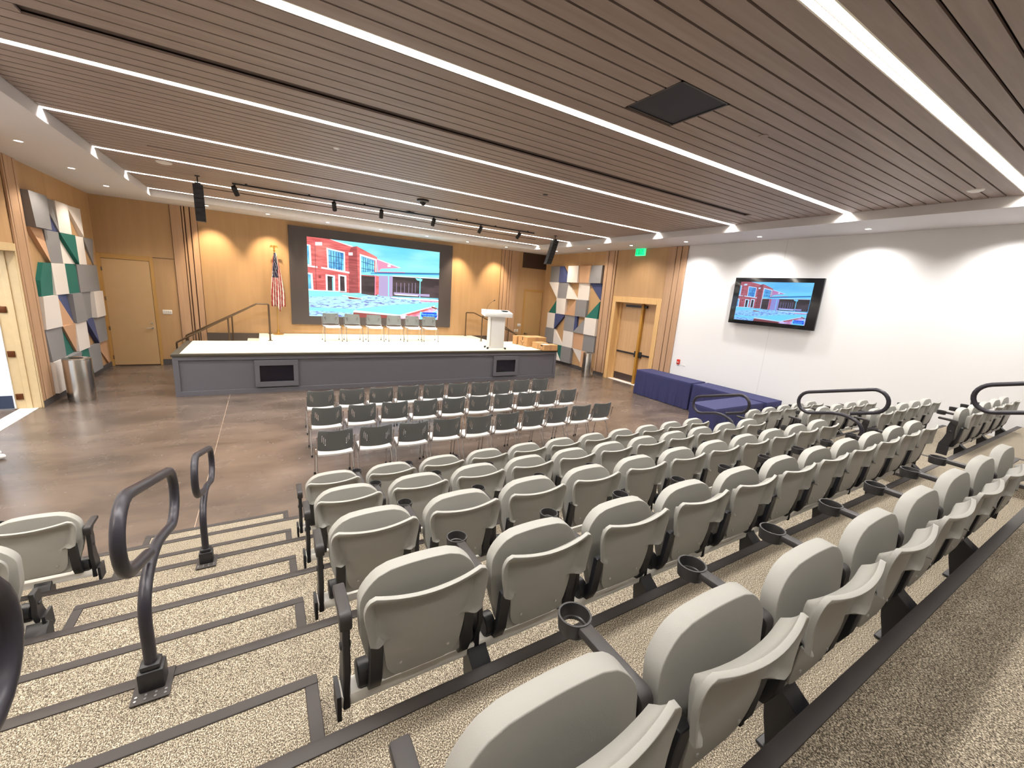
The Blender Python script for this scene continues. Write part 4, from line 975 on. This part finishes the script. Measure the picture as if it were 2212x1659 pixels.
def flat_sheet():
    us_ = [-1, -.98, -.9, -.6, -.2, .2, .6, .9, .98, 1]; vv = [0, .02, .1, .3, .5, .7, .82, .88, .93, .97, 1]
    nu, nv = len(us_), len(vv); A = [Pst(u, v) for v in vv for u in us_]; B = [(x, y, z - .022) for x, y, z in A]; o = nu * nv; F = []
    for j in range(nv - 1):
        for i in range(nu - 1): a = j * nu + i; F += [(a, a + 1, a + nu + 1, a + nu), (o + a, o + a + nu, o + a + nu + 1, o + a + 1)]
    for i in range(nu - 1): F.append((i, o + i, o + i + 1, i + 1)); a = (nv - 1) * nu + i; F.append((a, a + 1, o + a + 1, o + a))
    for j in range(nv - 1): a = j * nu; F.append((a, a + nu, o + a + nu, o + a)); b = a + nu - 1; F.append((b, o + b, o + b + nu, b + nu))
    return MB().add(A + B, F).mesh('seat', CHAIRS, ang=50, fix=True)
ch0 = empty('stacking_chair')
obj('backrest', slotted_back(), ch0); obj('seat', flat_sheet(), ch0)
for s in (-1, 1):
    x = .235 * s
    MB().tube(fillet([(x - .0 * s, -.055, .72), (x, -.02, .50), (x, .02, .435), (x, .36, .43)], .04, 4), .009, 8).build('side_rail', CHROME, ch0, ang=80)
    MB().tube(fillet([(x, .12, .43), (x * 1.02, -.05, .02)], .03, 4), .009, 8).build('leg', CHROME, ch0, ang=80)
    MB().tube(fillet([(x, .36, .43), (x * 1.02, .42, .02)], .03, 4), .009, 8).build('leg', CHROME, ch0, ang=80)
    MB().cyl((x * 1.02, -.05, 0), .014, .03, 10).build('foot', DARKB, ch0); MB().cyl((x * 1.02, .42, 0), .014, .03, 10).build('foot', DARKB, ch0)
MB().tube([(-.235, .14, .415), (.235, .14, .415)], .008, 8).tube([(-.235, .33, .405), (.235, .33, .405)], .008, 8).build('cross_bar', CHROME, ch0)
rowsx = [(7.86, .798, .540), (6.78, .772, .5435), (5.65, .745, .541)]
RN = ['the row nearest the stage', 'the middle row', 'the row nearest the raked seats']
used = [False]
def place_chair(x, y, z, rz, label, group):
    o = copy_tree(ch0) if used[0] else ch0; used[0] = True
    o.location = (x, y, z); o.rotation_euler = (0, 0, rz); tag(o, label, 'chair', group)
rj = random.Random(4)
for r, (y, x0, dx) in enumerate(rowsx):
    for k in range(10):
        place_chair(x0 + dx * k, y + .06 + rj.uniform(-.02, .02), 0, radians(rj.uniform(-2.5, 2.5)), 'dark grey slotted-back floor chair, %s from the left, %s' % (ORD[k], RN[r]), 'chairs set out on the floor')
for k, x in enumerate([1.72, 2.34, 3.00, 3.64, 4.25, 4.84]):
    place_chair(x, 13.66, SZ + .001, radians(180 + [3, 1, -2, -3, -4, -7][k]), 'grey chair on the stage facing the hall, %s from the left of six' % ORD[k], 'chairs on the stage')

# ------------------------------------------------------------------ person at the left edge, mostly out of the frame
def person(x, y, rz):
    t = empty('person', (x, y, 0), rz, label='person in blue jeans and white shoes standing at the left edge', cat='person')
    def skin(name, pts, edges_, rad, m, lv=2):
        me = bpy.data.meshes.new(name); me.from_pydata(pts, edges_, []); o = obj(name, me, t); me.materials.append(m)
        md = o.modifiers.new('k', 'SKIN')
        for i, r_ in enumerate(rad): me.skin_vertices[0].data[i].radius = (r_ if isinstance(r_, tuple) else (r_, r_))
        me.skin_vertices[0].data[0].use_root = True; md.use_smooth_shade = True
        s_ = o.modifiers.new('s', 'SUBSURF'); s_.levels = lv; s_.render_levels = lv; return o
    P = [(0, 0, .95), (0, 0, 1.15), (0, 0, 1.38), (0, .01, 1.48), (0, .01, 1.56), (0, .02, 1.66), (.18, 0, 1.40), (.24, 0, 1.12), (.24, .06, .88), (-.18, 0, 1.40), (-.24, 0, 1.12), (-.24, .06, .88),
         (.09, 0, .88), (.10, .01, .48), (.10, 0, .10), (-.09, 0, .88), (-.10, .01, .48), (-.10, 0, .10), (.25, .08, .80), (-.25, .08, .80)]
    E_ = [(0, 1), (1, 2), (2, 3), (3, 4), (4, 5), (2, 6), (6, 7), (7, 8), (8, 18), (2, 9), (9, 10), (10, 11), (11, 19), (0, 12), (12, 13), (13, 14), (0, 15), (15, 16), (16, 17)]
    R_ = [(.14, .10), (.13, .10), (.15, .10), .055, .05, (.075, .09), .055, .04, .028, .055, .04, .028, .085, .058, .042, .085, .058, .042, .03, .03]
    skin('body', P, E_, R_, SKIN)
    skin('jeans', [P[0], (0, 0, .90), P[12], P[13], (.10, 0, .06), P[15], P[16], (-.10, 0, .06)], [(0, 1), (1, 2), (2, 3), (3, 4), (1, 5), (5, 6), (6, 7)], [(.16, .12), (.15, .12), .10, .075, .065, .10, .075, .065], DENIM)
    skin('shirt', [(0, 0, .94), P[1], P[2], (0, 0, 1.45), P[6], P[7], P[9], P[10]], [(0, 1), (1, 2), (2, 3), (2, 4), (4, 5), (2, 6), (6, 7)], [(.16, .12), (.155, .12), (.17, .12), .06, .07, .05, .07, .05], SHIRT)
    for s in (-1, 1): skin('shoe', [(s * .10, -.05, .045), (s * .10, .03, .05), (s * .105, .17, .035)], [(0, 1), (1, 2)], [.042, .045, .035], SHOE)
    MB().lathe((0, .01, 1.66), [(.0001, .125), (.06, .11), (.09, .06), (.095, 0), (.088, -.05), (.085, -.05), (.09, 0), (.0001, .1)], 20).build('hair', HAIR, t, ang=80)
    f = MB()
    for s in (-1, 1): f.cyl((s * .033, .098, 1.665), .009, .01, 10, axis='y')
    f.build('eyes', DARKB, t)
    MB().prism([(0, .10, 1.67), (-.014, .10, 1.63), (.014, .10, 1.63)], (0, .025, 0)).build('nose', SKIN, t, bev=.004)
    MB().box(-.025, .098, 1.595, .025, .106, 1.603).build('mouth', mat('lip', srgb(160, 90, 80), .5), t)
    for s in (-1, 1):
        h = MB()
        for k in range(4): h.tube([(s * .25 + (k - 1.5) * .0, .06 + k * .02, .80), (s * .25, .065 + k * .02, .75), (s * .245, .06 + k * .02, .71 + .01 * abs(k - 1.5))], .009, 6)
        h.tube([(s * .245, .05, .82), (s * .235, .13, .79), (s * .23, .14, .76)], .01, 6)
        h.build('fingers', SKIN, t)
person(-3.42, 8.18, radians(-60))
